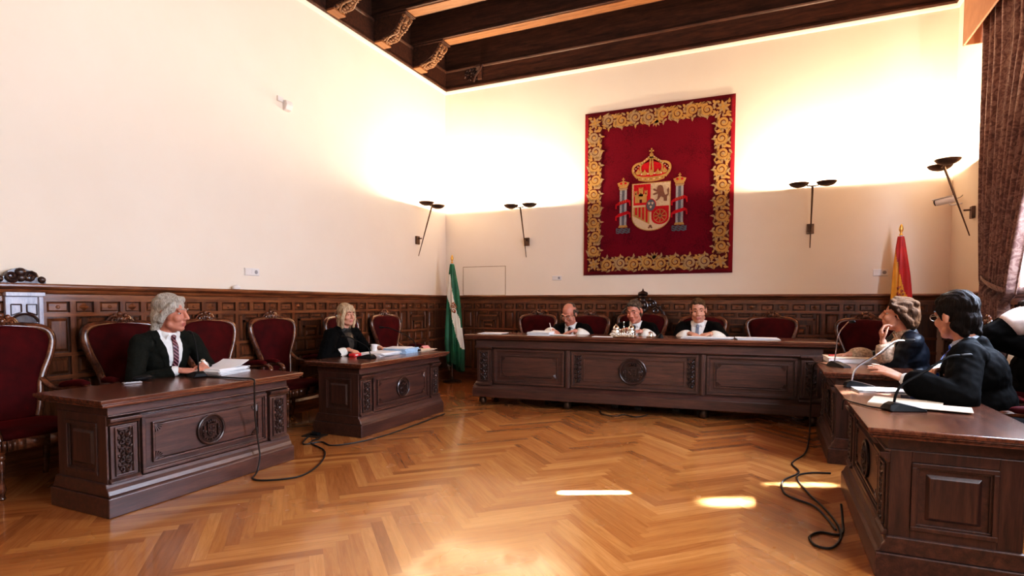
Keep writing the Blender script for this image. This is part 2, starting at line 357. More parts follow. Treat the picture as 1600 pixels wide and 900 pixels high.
# floor: herringbone planks
def clip_poly(P, x0, x1, y0, y1):
    for ax, lim, sg in ((0, x0, 1), (0, x1, -1), (1, y0, 1), (1, y1, -1)):
        Q = []
        for i in range(len(P)):
            a, c = P[i], P[(i+1) % len(P)]; da, dc = sg*(a[0][ax]-lim), sg*(c[0][ax]-lim)
            if da >= 0: Q.append(a)
            if da*dc < 0:
                t = da/(da-dc); Q.append((tuple(a[0][j]+(c[0][j]-a[0][j])*t for j in (0, 1)), tuple(a[1][j]+(c[1][j]-a[1][j])*t for j in (0, 1))))
        P = Q
        if len(P) < 3: return []
    return P
def make_floor():
    w, m = .0728, 10; c = math.cos(PI/4); vs = []; fs = []; uvs = []; tone = []; rnd = random.Random(3)
    ox = 4.80-.04; gap = .0002/w
    for k in range(-200, 201):
        for n in range(-13, 14):
            for hz in (0, 1):
                u0, v0 = (k+n*m, k-n*m) if hz == 0 else (k+m+n*m, k-(m-1)-n*m)
                du, dv = (m, 1) if hz == 0 else (1, m)
                q = [(u0+gap, v0+gap), (u0+du-gap, v0+gap), (u0+du-gap, v0+dv-gap), (u0+gap, v0+dv-gap)]
                P = []
                for (u, v) in q:
                    lu, lv = (u-u0, v-v0) if hz == 0 else (v-v0, u-u0)
                    P.append((((u-v)*c*w+ox, (u+v)*c*w-5.2), (lu*w, lv*w)))
                if max(p[0][0] for p in P) < 0 or min(p[0][0] for p in P) > XR or max(p[0][1] for p in P) < YB or min(p[0][1] for p in P) > 0: continue
                P = clip_poly(P, 0, XR, YB, 0)
                if not P: continue
                b0 = len(vs); t = min(1, max(0, rnd.gauss(.50, .22))); o = (rnd.uniform(0, 40), rnd.uniform(0, 40))
                vs += [(p[0][0], p[0][1], 0) for p in P]; uvs += [(p[1][0]+o[0], p[1][1]+o[1]) for p in P]
                tone += [t]*len(P); fs.append(tuple(range(b0, b0+len(P))))
    me = bpy.data.meshes.new('floor'); me.from_pydata(vs, [], fs); me.materials.append(PARQ)
    vi = [l.vertex_index for l in me.loops]
    me.uv_layers.new(name='UVMap'); me.uv_layers['UVMap'].data.foreach_set('uv', [c_ for i in vi for c_ in uvs[i]])
    me.color_attributes.new('plank', 'FLOAT_COLOR', 'CORNER'); me.color_attributes['plank'].data.foreach_set('color', [c_ for i in vi for c_ in (tone[i], tone[i], tone[i], 1)])
    o = bpy.data.objects.new('floor', me); C.objects.link(o); tag(o, kind='structure')
make_floor()
SUB = plain('dark_subfloor', (.05, .02, .008), .8)
struct(MB().box(-.3, XR+.4, YB-.3, .3, -.12, -.002), 'floor_slab', SUB)

# ceiling: boards, joists, deep beams, frieze
mb = MB(); mb.box(-.3, XR+.4, YB-.3, .3, 6.12, 6.3)
k = 0
y = -.3
while y > YB: mb.box(0, XR, y-.0, y+.0001, 6.1, 6.12); y -= 5
for i in range(19): mb.box(.15+i*.40, .15+i*.40+.11, YB, 0, 6.0, 6.12)
struct(mb, 'ceiling', BEAM)
for k in range(10):
    y = -.97-.99*k; mb = MB(); mb.mi = 0
    mb.box(0, XR, y-.12, y+.12, 5.51, 6.02, 0)
    mb.extrude([(y-.135, 5.50), (y+.135, 5.50), (y+.135, 5.53), (y+.12, 5.56), (y-.12, 5.56), (y-.135, 5.53)], 0, XR, 0)
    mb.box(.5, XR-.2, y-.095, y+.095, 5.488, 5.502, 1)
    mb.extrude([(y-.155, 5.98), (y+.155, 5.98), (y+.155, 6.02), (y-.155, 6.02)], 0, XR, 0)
    struct(mb, 'ceiling_beam', [BEAM, BEAM_LIT], bev=.006)
def frieze(T, L0, L1, name):
    mb = MB(); mb.T = T
    mb.extrude([(0, 5.12), (-.045, 5.12), (-.055, 5.145), (-.05, 5.175), (-.035, 5.19), (-.03, 5.2), (-.03, 5.44), (-.045, 5.45), (-.055, 5.47), (-.05, 5.485), (-.02, 5.495), (-.008, 5.5), (-.008, 6.1), (0, 6.1)], L0, L1, 0)
    struct(mb, name, BEAM)
    mb = MB(); mb.T = T
    mb.extrude([(0, 5.075), (-.012, 5.08), (-.025, 5.10), (-.032, 5.12), (0, 5.12)], L0, L1)
    return mb
for k, (T, a, c, nm) in enumerate(((TL, YB, 0, 'trim_1'), (TB, 0, XR, 'trim_2'), (TR, 0, -YB, 'trim_3'))):
    struct(frieze(T, a, c, nm), 'trim_%d' % (k+4), WALL)
# corbels under the beam ends on the left wall
def corbel():
    t = thing('ceiling_corbel', 'carved oak corbel', 'corbel')
    mb = MB(); mb.extrude([(0, 5.15), (-.13, 5.15), (-.15, 5.19), (-.25, 5.22), (-.38, 5.29), (-.47, 5.39), (-.50, 5.45), (-.56, 5.46), (-.56, 5.497), (0, 5.497)], -.10, .10)
    mb.box(-.125, .125, -.58, 0, 5.47, 5.499)
    mb.obj('console', BEAM, t, bev=.005)
    MB().box(-.115, .115, -.15, 0, 5.135, 5.165).obj('base_block', BEAM_LIT, t, bev=.005)
    mb = MB(); rnd = random.Random(5)
    path = cat_rom([(0, -.15, 5.175), (0, -.26, 5.20), (0, -.38, 5.265), (0, -.47, 5.36), (0, -.52, 5.44)], 3)
    for i, p in enumerate(path):
        for sx in (-1, 0, 1):
            q = p+V(sx*(.065+.01*math.sin(i)), 0, -.006 if sx == 0 else .01)
            mb.ell(q, (.03, .032, .02), Matrix.Rotation(R(35)+rnd.uniform(-.5, .5), 3, 'X') @ Matrix.Rotation(sx*.6, 3, 'Y'), 8, 5)
    for sx in (-1, 1):
        mb.tube([(sx*.045+math.cos(a)*.0, -.50+math.cos(a)*.05*(1-a/14), 5.40+math.sin(a)*.05*(1-a/14)) for a in [j*.7 for j in range(12)]], .02, 6)
        mb.tube(cat_rom([(sx*.03, -.17, 5.165), (sx*.085, -.28, 5.20), (sx*.04, -.38, 5.25), (sx*.09, -.46, 5.35)], 4), .016, 6)
    mb.tube([(x*.1, -.515, 5.44) for x in (-1, -.3, .3, 1)], .026, 8)
    mb.obj('acanthus_carving', CORB, t, 50); return t
cb = corbel(); names = ['carved gilded corbel at the left wall nearest the room corner', 'carved gilded corbel at the left wall, second from the room corner',
    'carved gilded corbel at the left wall, third from the room corner', 'carved gilded corbel at the left wall, fourth from the room corner']
for k in range(4):
    o = cb if k == 0 else copy_tree(cb)
    o.location = (.03, -.97-.99*k, 0); o.rotation_euler = (0, 0, R(90)); o['label'] = names[k]; o['group'] = 'corbels under the ceiling beams'
t = thing('frieze_bracket', 'small dark carved scroll bracket on the back wall frieze near the corner', 'bracket', (.72, -.03, 0))
mb = MB(); mb.extrude([(0, 5.22), (-.03, 5.23), (-.05, 5.36), (-.09, 5.42), (-.10, 5.455), (0, 5.455)], -.04, .04); mb.obj('console', BEAM, t, bev=.004)
mb = MB(); scroll_carving(mb, -.30, -.06, 5.24, 5.44, 0, .02, False); mb.tube(cat_rom([(-.12, -.02, 5.2), (-.06, -.05, 5.3), (.04, -.09, 5.36), (.09, -.1, 5.44)], 4), .02, 6); mb.obj('leaf_carving', CARVE, t, 50)

# wainscot
def wainscot(T, L0, L1, name, phase=0.0):
    mb = MB(); mb.T = T
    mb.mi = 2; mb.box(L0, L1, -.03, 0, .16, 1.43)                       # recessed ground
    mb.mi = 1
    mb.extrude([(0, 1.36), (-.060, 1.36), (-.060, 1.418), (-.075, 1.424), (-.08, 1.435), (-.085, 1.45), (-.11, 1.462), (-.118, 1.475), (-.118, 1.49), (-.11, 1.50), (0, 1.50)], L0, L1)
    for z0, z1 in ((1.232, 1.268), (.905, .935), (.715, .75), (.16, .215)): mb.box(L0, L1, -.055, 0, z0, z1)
    p = .405; n0 = math.floor((L0-phase)/p)-1; n1 = math.ceil((L1-phase)/p)+1
    def cl(a, c): return max(a, L0), min(c, L1)
    def bx(x0, x1, d, z0, z1, mi):
        x0, x1 = cl(x0, x1)
        if x1-x0 > .004: mb.box(x0, x1, -d, 0, z0, z1, mi)
    def fr(x0, x1, z0, z1, y0, y1, t, mi):
        if x0 >= L0 and x1 <= L1: mb.frustum(x0, x1, z0, z1, y0, y1, t, mi)
    for i in range(n0, n1):
        x = phase+i*p
        # small square + narrow diamond row
        bx(x-.025, x+.025, .055, 1.268, 1.36, 0); bx(x+.195, x+.24, .055, 1.268, 1.36, 0)
        if x+.03 >= L0 and x+.19 <= L1:
            fr(x+.034, x+.186, 1.274, 1.354, -.03, -.046, .012, 1); fr(x+.058, x+.162, 1.287, 1.341, -.046, -.038, .010, 0)
            mb.ell((x+.11, -.04, 1.314), (.020, .018, .017), None, 10, 5, 1)
        if x+.24 >= L0 and x+.38 <= L1:
            fr(x+.25, x+.368, 1.274, 1.354, -.03, -.040, .006, 0)
            c0, c1 = x+.309, 1.314
            a = [mb.vert(q) for q in ((c0, -.040, c1-.036), (c0+.04, -.040, c1), (c0, -.040, c1+.036), (c0-.04, -.040, c1))]; b_ = mb.vert((c0, -.058, c1))
            for k in range(4): mb.face((a[k], a[(k+1) % 4], b_), 1)
        for (za, zb) in ((.935, 1.232), (.75, .905), (.215, .715)):
            if i % 2 == 0:
                bx(x-.025, x+.025, .055, za, zb, 0); bx(x+.195, x+.24, .055, za, zb, 0)
                fr(x+.036, x+.184, za+.012, zb-.012, -.03, -.05, .022, 0)
            else:
                X0, X1 = x-.165, x+p-.025; zc = (X0+X1)/2; H_ = zb-za
                if X0 < L0 or X1 > L1: continue
                if H_ < .2:
                    fr(X0+.012, zc-.10, za+.012, zb-.012, -.03, -.05, .02, 0); fr(zc-.08, zc+.08, za+.012, zb-.012, -.03, -.05, .02, 1); fr(zc+.10, X1-.012, za+.012, zb-.012, -.03, -.05, .02, 0)
                    bx(zc-.095, zc-.083, .05, za, zb, 0); bx(zc+.083, zc+.095, .05, za, zb, 0); continue
                w2 = (X1-X0)/2
                for q, (hw, top) in enumerate(((w2*.70, .66), (w2*.40, .36))):     # stepped arches of the maze pattern
                    zt = za+H_*top+.03
                    bx(zc-hw-.014, zc-hw+.014, .052, za, zt, 0); bx(zc+hw-.014, zc+hw+.014, .052, za, zt, 0); bx(zc-hw-.014, zc+hw+.014, .052, zt-.026, zt, 1)
                bx(zc-.014, zc+.014, .05, za+H_*.66+.03, zb, 0)
                fr(zc-w2*.40+.03, zc+w2*.40-.03, za+.01, za+H_*.36-.03, -.03, -.05, .018, 1)
                fr(zc-w2*.70+.03, zc-w2*.40-.025, za+.01, za+H_*.45, -.03, -.044, .012, 0); fr(zc+w2*.40+.025, zc+w2*.70-.03, za+.01, za+H_*.45, -.03, -.044, .012, 0)
                fr(zc-w2+.012, zc-w2*.70-.025, za+.012, zb-.012, -.03, -.044, .012, 0); fr(zc+w2*.70+.025, zc+w2-.012, za+.012, zb-.012, -.03, -.044, .012, 0)
                fr(zc-w2*.66, zc-.03, za+H_*.72+.03, zb-.012, -.03, -.044, .012, 0); fr(zc+.03, zc+w2*.66, za+H_*.72+.03, zb-.012, -.03, -.044, .012, 0)
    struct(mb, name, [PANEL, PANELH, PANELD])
    bb = MB(); bb.T = T
    bb.extrude([(0, 0), (-.075, 0), (-.075, .135), (-.065, .15), (-.055, .165), (0, .165)], L0, L1); return bb
struct(wainscot(TL, YB, 0, 'trim_7', -6.345), 'baseboard_left', PANELH)
struct(wainscot(TB, .118, XR-.118, 'trim_8', .37), 'baseboard_back', PANELH)
struct(wainscot(TR, 0, -YB, 'trim_9', .1), 'baseboard_right', PANELH)

# arched left wainscot bay, window reflection painted in as pale colour; carved crest
BAY_REFLECTION = wood('painted_reflection_bay', (.30, .30, .38), (.44, .44, .52), (.58, .56, .62), .25, (8, 8, 2), .5)
t = thing('arched_wainscot_panel', 'arched panel in the left wainscot under the carved crest, window reflection painted pale', 'panel', (.055, -6.48, 0), R(90))
mb = MB(); mb.frame(-.125, .125, 1.0, 1.425, -.0, -.03, .03); mb.box(-.105, .105, -.012, 0, 1.0, 1.41); mb.box(-.13, .13, -.05, 0, 1.40, 1.43)
mb.obj('bay', BAY_REFLECTION, t, bev=.003)
mb = MB()
mb.tube([(math.cos(a)*.088, -.02, 1.195+math.sin(a)*.065) for a in [PI*k/14 for k in range(15)]], .010, 6)
for sg in (-1, 1):
    P = [(sg*.018, 1.275), (sg*.018, 1.335), (sg*.085, 1.335), (sg*.085, 1.25)]
    for k in range(4): mb.tube([(P[k][0], -.016, P[k][1]), (P[(k+1) % 4][0], -.016, P[(k+1) % 4][1])], .005, 5)
mb.obj('arch_inlay', CARVE, t)
mb = MB()
mb.poly([(math.cos(a)*.082, 1.19+math.sin(a)*.06) for a in [PI*k/12 for k in range(13)]], -.0125, -.02); mb.obj('fan_light', CARVE, t)
t = thing('carved_crest', 'dark carved wooden crest standing on the left wainscot cornice at the photo edge', 'carving', (.06, -6.50, 1.50), R(90))
mb = MB()
mb.poly([(-.2, 0), (.17, 0), (.165, .02), (.12, .03), (.10, .07), (.07, .095), (.03, .11), (.0, .118), (-.04, .11), (-.08, .09), (-.1, .06), (-.13, .03), (-.2, .03)], .02, -.02)
for sg in (-1, 1):
    mb.tube(spiral(sg*.06, .05, .045, 0, 1.5, -.025, 14, sg), .013, 6); mb.ell((sg*.14, -.015, .03), (.03, .03, .028), None, 10, 6)
mb.ell((0, -.02, .085), (.04, .03, .035)); mb.ell((0, -.03, .04), (.03, .02, .03))
mb.obj('scroll_carving', CARVE, t, 50)
# jib door lines above the wainscot
mb = MB(); mb.frame(.36, 1.20, 1.50, 2.01, -.0, -.006, .010, 1); mb.box(.37, 1.19, -.003, 0, 1.5, 2.0)
struct(mb, 'door_1', [WALL, plain('plaster_joint', (.42, .30, .20), .9)])

# ------------------------------------------------------------------ desks (front faces local -Y)
def ogee_top(mb, x0, x1, y0, y1, z0, z1):
    mb.box(x0+.02, x1-.02, y0+.02, y1-.02, z0-.018, z0)
    mb.box(x0+.008, x1-.008, y0+.008, y1-.008, z0, z0+.012)
    mb.box(x0, x1, y0, y1, z0+.010, z1)
def raised_panel(mb, x0, x1, z0, z1, y):
    """moulded frame, recessed margin and raised field"""
    mb.frame(x0, x1, z0, z1, y, y-.022, .022); mb.frame(x0+.02, x1-.02, z0+.02, z1-.02, y, y-.010, .012)
    mb.frustum(x0+.06, x1-.06, z0+.055, z1-.055, y, y-.014, .016)
def side_desk(label, loc, rz, L=1.64, group='carved walnut desks'):
    t = thing('lawyer_desk', label, 'desk', loc, rz, group)
    D = .74; cl = L-.20; hx = cl/2; y0, y1 = -.27, .27
    mb = MB(); ogee_top(mb, -L/2, L/2, -D/2, D/2, .722, .755); mb.obj('tabletop', DESKTOP, t, bev=.007)
    mb = MB(); mb.box(-hx-.04, hx+.04, y0-.045, y1+.045, 0, .125)
    mb.extrude([(y0-.045, .125), (y0-.03, .14), (y0-.02, .165), (y0-.005, .185), (y0, .21), (y1, .21), (y1+.03, .14), (y1+.045, .125)], -hx-.03, hx+.03)
    mb.obj('plinth', DESK, t, bev=.006)
    mb = MB()
    mb.box(-hx, hx, y0+.035, y0+.06, .2, .72)                                        # front
    mb.box(-hx, -hx+.03, y0+.035, y1, .2, .72); mb.box(hx-.03, hx, y0+.035, y1, .2, .72)
    mb.box(-hx-.008, hx+.008, y0+.0, y1+.01, .64, .70)                             # frieze band
    mb.extrude([(y0-.03, .70), (y0-.045, .722), (y1+.045, .722), (y1+.03, .70)], -hx-.03, hx+.03)
    mb.extrude([(y0+.005, .625), (y0-.015, .632), (y0-.015, .642), (y1, .642), (y1, .625)], -hx-.012, hx+.012)
    mb.obj('carcass', DESK, t, bev=.004)
    for sg in (-1, 1):                                                             # end panels
        mb = MB(); mb.T = Matrix.Translation((sg*hx, 0, 0)) @ Matrix.Rotation(R(90 if sg > 0 else -90), 4, 'Z')
        mb.box(-.26, -.17, -.014, 0, .2, .64); mb.box(.17, .26, -.014, 0, .2, .64); mb.box(-.17, .17, -.014, 0, .2, .25); mb.box(-.17, .17, -.014, 0, .585, .64)
        raised_panel(mb, -.17, .17, .25, .585, 0); mb.obj('end_panel', DESKV, t, bev=.003)
    for sg in (-1, 1):                                                             # carved pilasters
        c = sg*(hx-.09); mb = MB()
        mb.box(c-.085, c+.085, y0, y0+.05, .21, .57)
        mb.extrude([(y0+.03, .57), (y0-.005, .575), (y0-.012, .59), (y0-.03, .60), (y0-.035, .622), (y0+.03, .625)], c-.10, c+.10)
        mb.extrude([(y0+.03, .205), (y0-.02, .205), (y0-.018, .22), (y0-.004, .235), (y0+.03, .235)], c-.097, c+.097)
        mb.frame(c-.06, c+.06, .245, .56, y0, y0-.012, .012)
        p = mb.obj('pilaster', DESKV, t, bev=.003)
        mb = MB(); scroll_carving(mb, c-.047, c+.047, .258, .547, y0, .012); mb.obj('carving', CARVE, p, 50)
    x = hx-.195; mb = MB(); mb.box(-x, x, y0+.02, y0+.04, .2, .63)
    mb.frame(-x+.01, x-.01, .215, .61, y0+.02, y0-.002, .022); mb.frame(-x+.032, x-.032, .237, .588, y0+.02, y0+.008, .01)
    mb.frame(-x+.085, x-.085, .275, .55, y0+.02, y0+.002, .014); mb.frustum(-x+.10, x-.10, .29, .535, y0+.02, y0+.012, .006)
    fp = mb.obj('front_panel', DESK, t, bev=.003)
    for sx in (-1, 1):
        for sz in (-1, 1):
            mb = MB(); fan(mb, sx*(x-.102), .4125+sz*.121, -sx, -sz, .055, y0+.013); mb.obj('corner_fan', DESKV, fp, 50)
    mb = MB(); medallion(mb, 0, .4125, .115, y0+.012, .02); mb.obj('medallion', CARVE, fp, 50)
    return t
D0 = side_desk('heavy carved walnut desk at which the grey-haired man in a suit sits', (1.345, -6.06, 0), R(90))
dup(D0, 'carved walnut desk at which the blonde woman in a black robe sits', (1.36, -3.64, 0), R(90))
dup(D0, 'carved walnut desk in the near right corner, at which the man with glasses sits', (6.20, -4.93, 0), R(-90))
[o for o in C.objects if o.name == 'lawyer_desk.001'][0].scale = (1.04, 1, 1)
D3 = dup(D0, 'carved walnut desk between the near right desk and the right end of the bench', (6.17, -2.82, 0), R(-90)); D3.scale = (.86, 1, 1.045)

BENCH_C, BENCH_R, BH = V(3.86, -2.03, 0), R(5.0), .945
def bench():
    t = thing('judges_bench', 'very long carved walnut judges bench on round feet in front of the back wall', 'bench', BENCH_C, BENCH_R)
    hx = 2.06; y0, y1 = 0.0, .62
    mb = MB(); ogee_top(mb, -2.21, 2.21, -.09, .68, .905, BH); mb.obj('benchtop', DESKTOP, t, bev=.008)
    mb = MB(); mb.box(-hx-.05, hx+.05, y0-.05, y1, .115, .235)
    mb.extrude([(y0-.05, .235), (y0-.035, .25), (y0-.02, .27), (y0, .285), (y1, .285), (y1, .235)], -hx-.04, hx+.04); mb.obj('base_rail', DESK, t, bev=.008)
    mb = MB(); mb.box(-hx, hx, y0+.03, y0+.06, .25, .9); mb.box(-hx, -hx+.04, y0+.03, y1, .25, .9); mb.box(hx-.04, hx, y0+.03, y1, .25, .9)
    mb.box(-hx-.01, hx+.01, y0-.005, y0+.06, .785, .865)
    mb.extrude([(y0+.03, .865), (y0-.012, .865), (y0-.03, .88), (y0-.06, .895), (y0-.06, .906), (y0+.06, .906)], -hx-.06, hx+.06)
    mb.extrude([(y0+.03, .76), (y0-.005, .762), (y0-.025, .775), (y0-.025, .787), (y0+.03, .79)], -hx-.01, hx+.01); mb.obj('carcass', DESK, t, bev=.004)
    for sg in (-1, 1):
        mb = MB(); mb.T = Matrix.Translation((sg*hx, .33, 0)) @ Matrix.Rotation(R(90 if sg > 0 else -90), 4, 'Z')
        raised_panel(mb, -.25, .25, .32, .74, 0); mb.obj('end_panel', DESKV, t, bev=.003)
        c = sg*1.955; mb = MB()
        mb.box(c-.10, c+.10, y0-.01, y0+.05, .28, .76)
        mb.extrude([(y0+.03, .735), (y0-.015, .738), (y0-.03, .755), (y0-.045, .765), (y0-.045, .79), (y0+.03, .79)], c-.115, c+.115)
        mb.extrude([(y0+.03, .275), (y0-.045, .275), (y0-.04, .295), (y0-.015, .315), (y0+.03, .315)], c-.115, c+.115)
        mb.frame(c-.07, c+.07, .33, .73, y0-.01, y0-.022, .014); p = mb.obj('pilaster', DESKV, t, bev=.003)
        mb = MB(); scroll_carving(mb, c-.056, c+.056, .345, .715, y0-.01, .014); mb.obj('carving', CARVE, p, 50)
        mb = MB(); mb.box(sg*.815-.03, sg*.815+.03, y0+.0, y0+.04, .28, .765); mb.box(sg*.815-.018, sg*.815+.018, y0-.012, y0+.04, .28, .765); mb.obj('stile', DESKV, t, bev=.006)
    for a, c_ in ((-1.82, -.86), (-.765, .765), (.86, 1.82)):
        mb = MB(); mb.frame(a, c_, .295, .755, y0+.03, y0+.002, .028); mb.frame(a+.028, c_-.028, .323, .727, y0+.03, y0+.016, .012)
        if c_-a < 1.2:
            mb.frame(a+.085, c_-.085, .375, .675, y0+.03, y0+.012, .014); mb.frustum(a+.10, c_-.10, .39, .66, y0+.03, y0+.022, .006)
        else: mb.frame(a+.15, c_-.15, .375, .675, y0+.03, y0+.018, .012)
        fp = mb.obj('front_panel', DESK, t, bev=.003)
        if c_-a < 1.2:
            for sx in (-1, 1):
                for sz in (-1, 1):
                    mb = MB(); cx = (a+c_)/2; fan(mb, cx+sx*((c_-a)/2-.102), .525+sz*.135, -sx, -sz, .06, y0+.024); mb.obj('corner_fan', DESKV, fp, 50)
        else:
            for sg in (-1, 1):
                mb = MB(); scroll_carving(mb, sg*.685-.045, sg*.685+.045, .36, .70, y0+.03, .02); mb.obj('carving', CARVE, fp, 50)
            mb = MB(); medallion(mb, 0, .525, .17, y0+.03, .03); mb.obj('medallion', CARVE, fp, 50)
    for x in (-2.0, -.83, .83, 2.0):
        for y in (.06, .55):
            MB().lathe([(.012, .115), (.03, .112), (.042, .09), (.05, .06), (.046, .03), (.03, .008), (.01, 0)], (x, y, 0), 14).obj('round_foot', BRONZE, t, 60)
    return t
bench()

# ------------------------------------------------------------------ armchairs (front faces local -Y)
def chair_half(w=1.0, h=1.0):
    return [(.165*w, .47), (.185*w, .56), (.195*w, .64), (.205*w, .73), (.235*w, .82), (.272*w, .91*h), (.298*w, 1.0*h), (.305*w, 1.07*h), (.285*w, 1.125*h), (.235*w, 1.155*h), (.16*w, 1.165*h), (.08*w, 1.172*h)]
def armchair(label, cat, big=False):
    t = thing('carved_armchair', label, cat)
    w, h = (1.18, 1.03) if big else (1.03, 1.0)
    half = chair_half(w, h); top = 1.172*h
    out = cat_rom([(p[0], 0, p[1]) for p in half]+[(0, 0, top+.003)]+[(-p[0], 0, p[1]) for p in half[::-1]], 4)
    rake = lambda z: .20+max(0, z-.45)*.16
    path = [V(p.x, rake(p.z)+.03*(1-(p.x/.31)**2), p.z) for p in out]
    mb = MB(); mb.tube(path, .026, 8, flat=(1.0, 1.25)); mb.obj('back_frame', CHAIRW, t, 60)
    # upholstered back
    mb = MB(); n = len(path)//2; rows = []
    for i in range(n+1):
        a, c = path[i], path[len(path)-1-i]; row = []
        for j in range(9):
            u = j/8; p = a.lerp(c, u); bul = math.sin(PI*u)*.035*min(1, (n-i)/4)
            row.append((p.x, p.y-bul-.004, p.z))
        rows.append([mb.vert(q) for q in row])
    for i in range(n):
        for j in range(8): mb.face((rows[i][j], rows[i][j+1], rows[i+1][j+1], rows[i+1][j]))
    o = mb.obj('backrest', VELVET, t, 80); md = o.modifiers.new('thick', 'SOLIDIFY'); md.thickness = .03; md.offset = -1
    # seat
    mb = MB(); rows = []
    for (s_, z) in ((.96, .40), (1, .415), (1.0, .44), (.95, .462), (.75, .475), (.4, .482)):
        rows.append([mb.vert((math.copysign(abs(math.cos(a))**.45, math.cos(a))*(.29 if math.sin(a) < 0 else .25)*s_*w, math.copysign(abs(math.sin(a))**.45, math.sin(a))*.255*s_-.01, z)) for a in [2*PI*k/32 for k in range(32)]])
    for i in range(len(rows)-1):
        for k in range(32): mb.face((rows[i][k], rows[i][(k+1) % 32], rows[i+1][(k+1) % 32], rows[i+1][k]))
    mb.face(rows[0][::-1]); mb.face(rows[-1]); mb.obj('seat', VELVET, t, 80)
    mb = MB()
    ring = [V(math.copysign(abs(math.cos(a))**.4, math.cos(a))*(.295 if math.sin(a) < 0 else .255)*w, math.copysign(abs(math.sin(a))**.4, math.sin(a))*.26-.01, .375) for a in [2*PI*k/40 for k in range(41)]]
    for i in range(40):
        a, c = ring[i], ring[i+1]; q = [mb.vert(p) for p in (a+V(0, 0, -.04), c+V(0, 0, -.04), c+V(0, 0, .035), a+V(0, 0, .035))]; mb.face(q)
    o = mb.obj('seat_rail', CHAIRW, t, 60); md = o.modifiers.new('thick', 'SOLIDIFY'); md.thickness = .03; md.offset = -1
    for sg in (-1, 1):
        MB().lathe([(.016, 0), (.022, .01), (.014, .03), (.02, .05), (.025, .075), (.018, .1), (.015, .13), (.021, .2), (.027, .25), (.02, .27), (.03, .285), (.03, .30), (.022, .31), (.033, .33), (.033, .40), (.02, .41)], (sg*.262*w, -.215, 0), 12).obj('front_leg', CHAIRW, t, 50)
        mb = MB(); mb.tube(cat_rom([(sg*.19*w, .20, .44), (sg*.20*w, .205, .28), (sg*.21*w, .23, .12), (sg*.22*w, .27, 0)], 4), [.026-.0006*k for k in range(13)], 6); mb.obj('back_leg', CHAIRW, t, 60)
        # arm: sweeps forward from the waist of the back and curls down at the end
        y_ = rake(.70)
        pth = cat_rom([(sg*.21*w, y_+.02, .76), (sg*.235*w, y_-.05, .695), (sg*.275*w, .10, .675), (sg*.305*w, -.02, .69), (sg*.315*w, -.13, .70), (sg*.315*w, -.20, .685), (sg*.31*w, -.225, .645), (sg*.30*w, -.19, .62), (sg*.295*w, -.165, .645)], 5)
        mb = MB(); mb.tube(pth, .021, 8, flat=(1.25, 1)); mb.tube(cat_rom([(sg*.305*w, -.205, .62), (sg*.285*w, -.15, .55), (sg*.275*w, -.19, .48), (sg*.265*w, -.225, .40)], 4), [.02, .022, .022, .02, .018, .018, .018, .02, .022, .024, .024, .022, .02], 8)
        a_ = mb.obj('arm', CHAIRW, t, 60)
        mb = MB(); mb.tube(cat_rom([(sg*.262*w, .12, .70), (sg*.29*w, .03, .718), (sg*.308*w, -.06, .724), (sg*.314*w, -.15, .718)], 4), [.012, .026, .032, .034, .035, .035, .035, .035, .035, .035, .033, .028, .012], 10, flat=(1.1, .75)); mb.obj('arm_pad', VELVET, a_, 80)
    # crest
    mb = MB(); yt = rake(top)+.02; k = 1.0
    if not big:
        mb.ell((0, yt, top+.03), (.038, .024, .042)); mb.ell((0, yt-.02, top+.035), (.02, .015, .022)); mb.ell((0, yt, top+.08), (.024, .02, .022))
        for sg in (-1, 1):
            mb.tube(spiral(sg*.055, top+.022, .028, 0, 1.4, yt-.01, 12, sg), .011, 6); mb.tube(cat_rom([(sg*.03, yt, top+.06), (sg*.075, yt, top+.055), (sg*.11, yt, top+.02), (sg*.16, yt, top-.002)], 4), [.016-.0009*q for q in range(13)], 6)
            mb.ell((sg*.045, yt, top+.065), (.02, .016, .022), None, 8, 6)
    else:
        for (x, z, r) in ((0, .05, .055), (0, .13, .06), (0, .20, .05)): mb.ell((x, yt, top+z), (r, .03, r))
        mb.tube([(math.cos(a)*.075, yt-.015, top+.11+math.sin(a)*.085) for a in [2*PI*q/20 for q in range(21)]], .014, 6)
        mb.lathe([(.05, .245), (.058, .255), (.05, .27), (.075, .30), (.06, .33), (.02, .345), (.012, .36), (.004, .385)], (0, yt, top), 10)
        for q in range(5): mb.ell(((q-2)*.03, yt, top+.30), (.014, .03, .03), None, 6, 5)
        for sg in (-1, 1):
            mb.tube(spiral(sg*.14, top+.15, .06, PI/2, 1.4, yt-.01, 14, -sg), .018, 6); mb.tube(spiral(sg*.20, top+.05, .05, PI/2, 1.4, yt-.01, 14, sg), .016, 6)
            mb.tube(cat_rom([(sg*.06, yt, top+.20), (sg*.14, yt, top+.20), (sg*.19, yt, top+.13), (sg*.25, yt, top+.08), (sg*.31, yt, top+.01), (sg*.34, yt, top-.08)], 4), .017, 6)
            mb.ell((sg*.24, yt, top+.105), (.03, .02, .025)); mb.ell((sg*.30, yt, top+.02), (.028, .02, .03)); mb.ell((sg*.10, yt, top+.215), (.025, .02, .03))
    mb.obj('crest', CARVE if big else CHAIRW, t, 50)
    return t
GL, GB, GR = 'crimson armchairs along the left wall', 'crimson armchairs behind the bench', 'crimson armchairs at the right wall'
ch = armchair('empty crimson velvet armchair at the left edge of the photo, beside the near left desk', 'armchair')
ch.location = (.42, -6.64, 0); ch.rotation_euler = (0, 0, R(90)); ch['group'] = GL
dup(ch, 'crimson velvet armchair on which the grey-haired man in a suit sits', (.47, -5.80, 0), R(90), GL)
dup(ch, 'empty crimson velvet armchair just behind the left shoulder of the grey-haired man', (.42, -4.92, 0), R(90), GL)
dup(ch, 'empty crimson velvet armchair standing between the two left desks, legs in full view', (.42, -4.09, 0), R(88), GL)
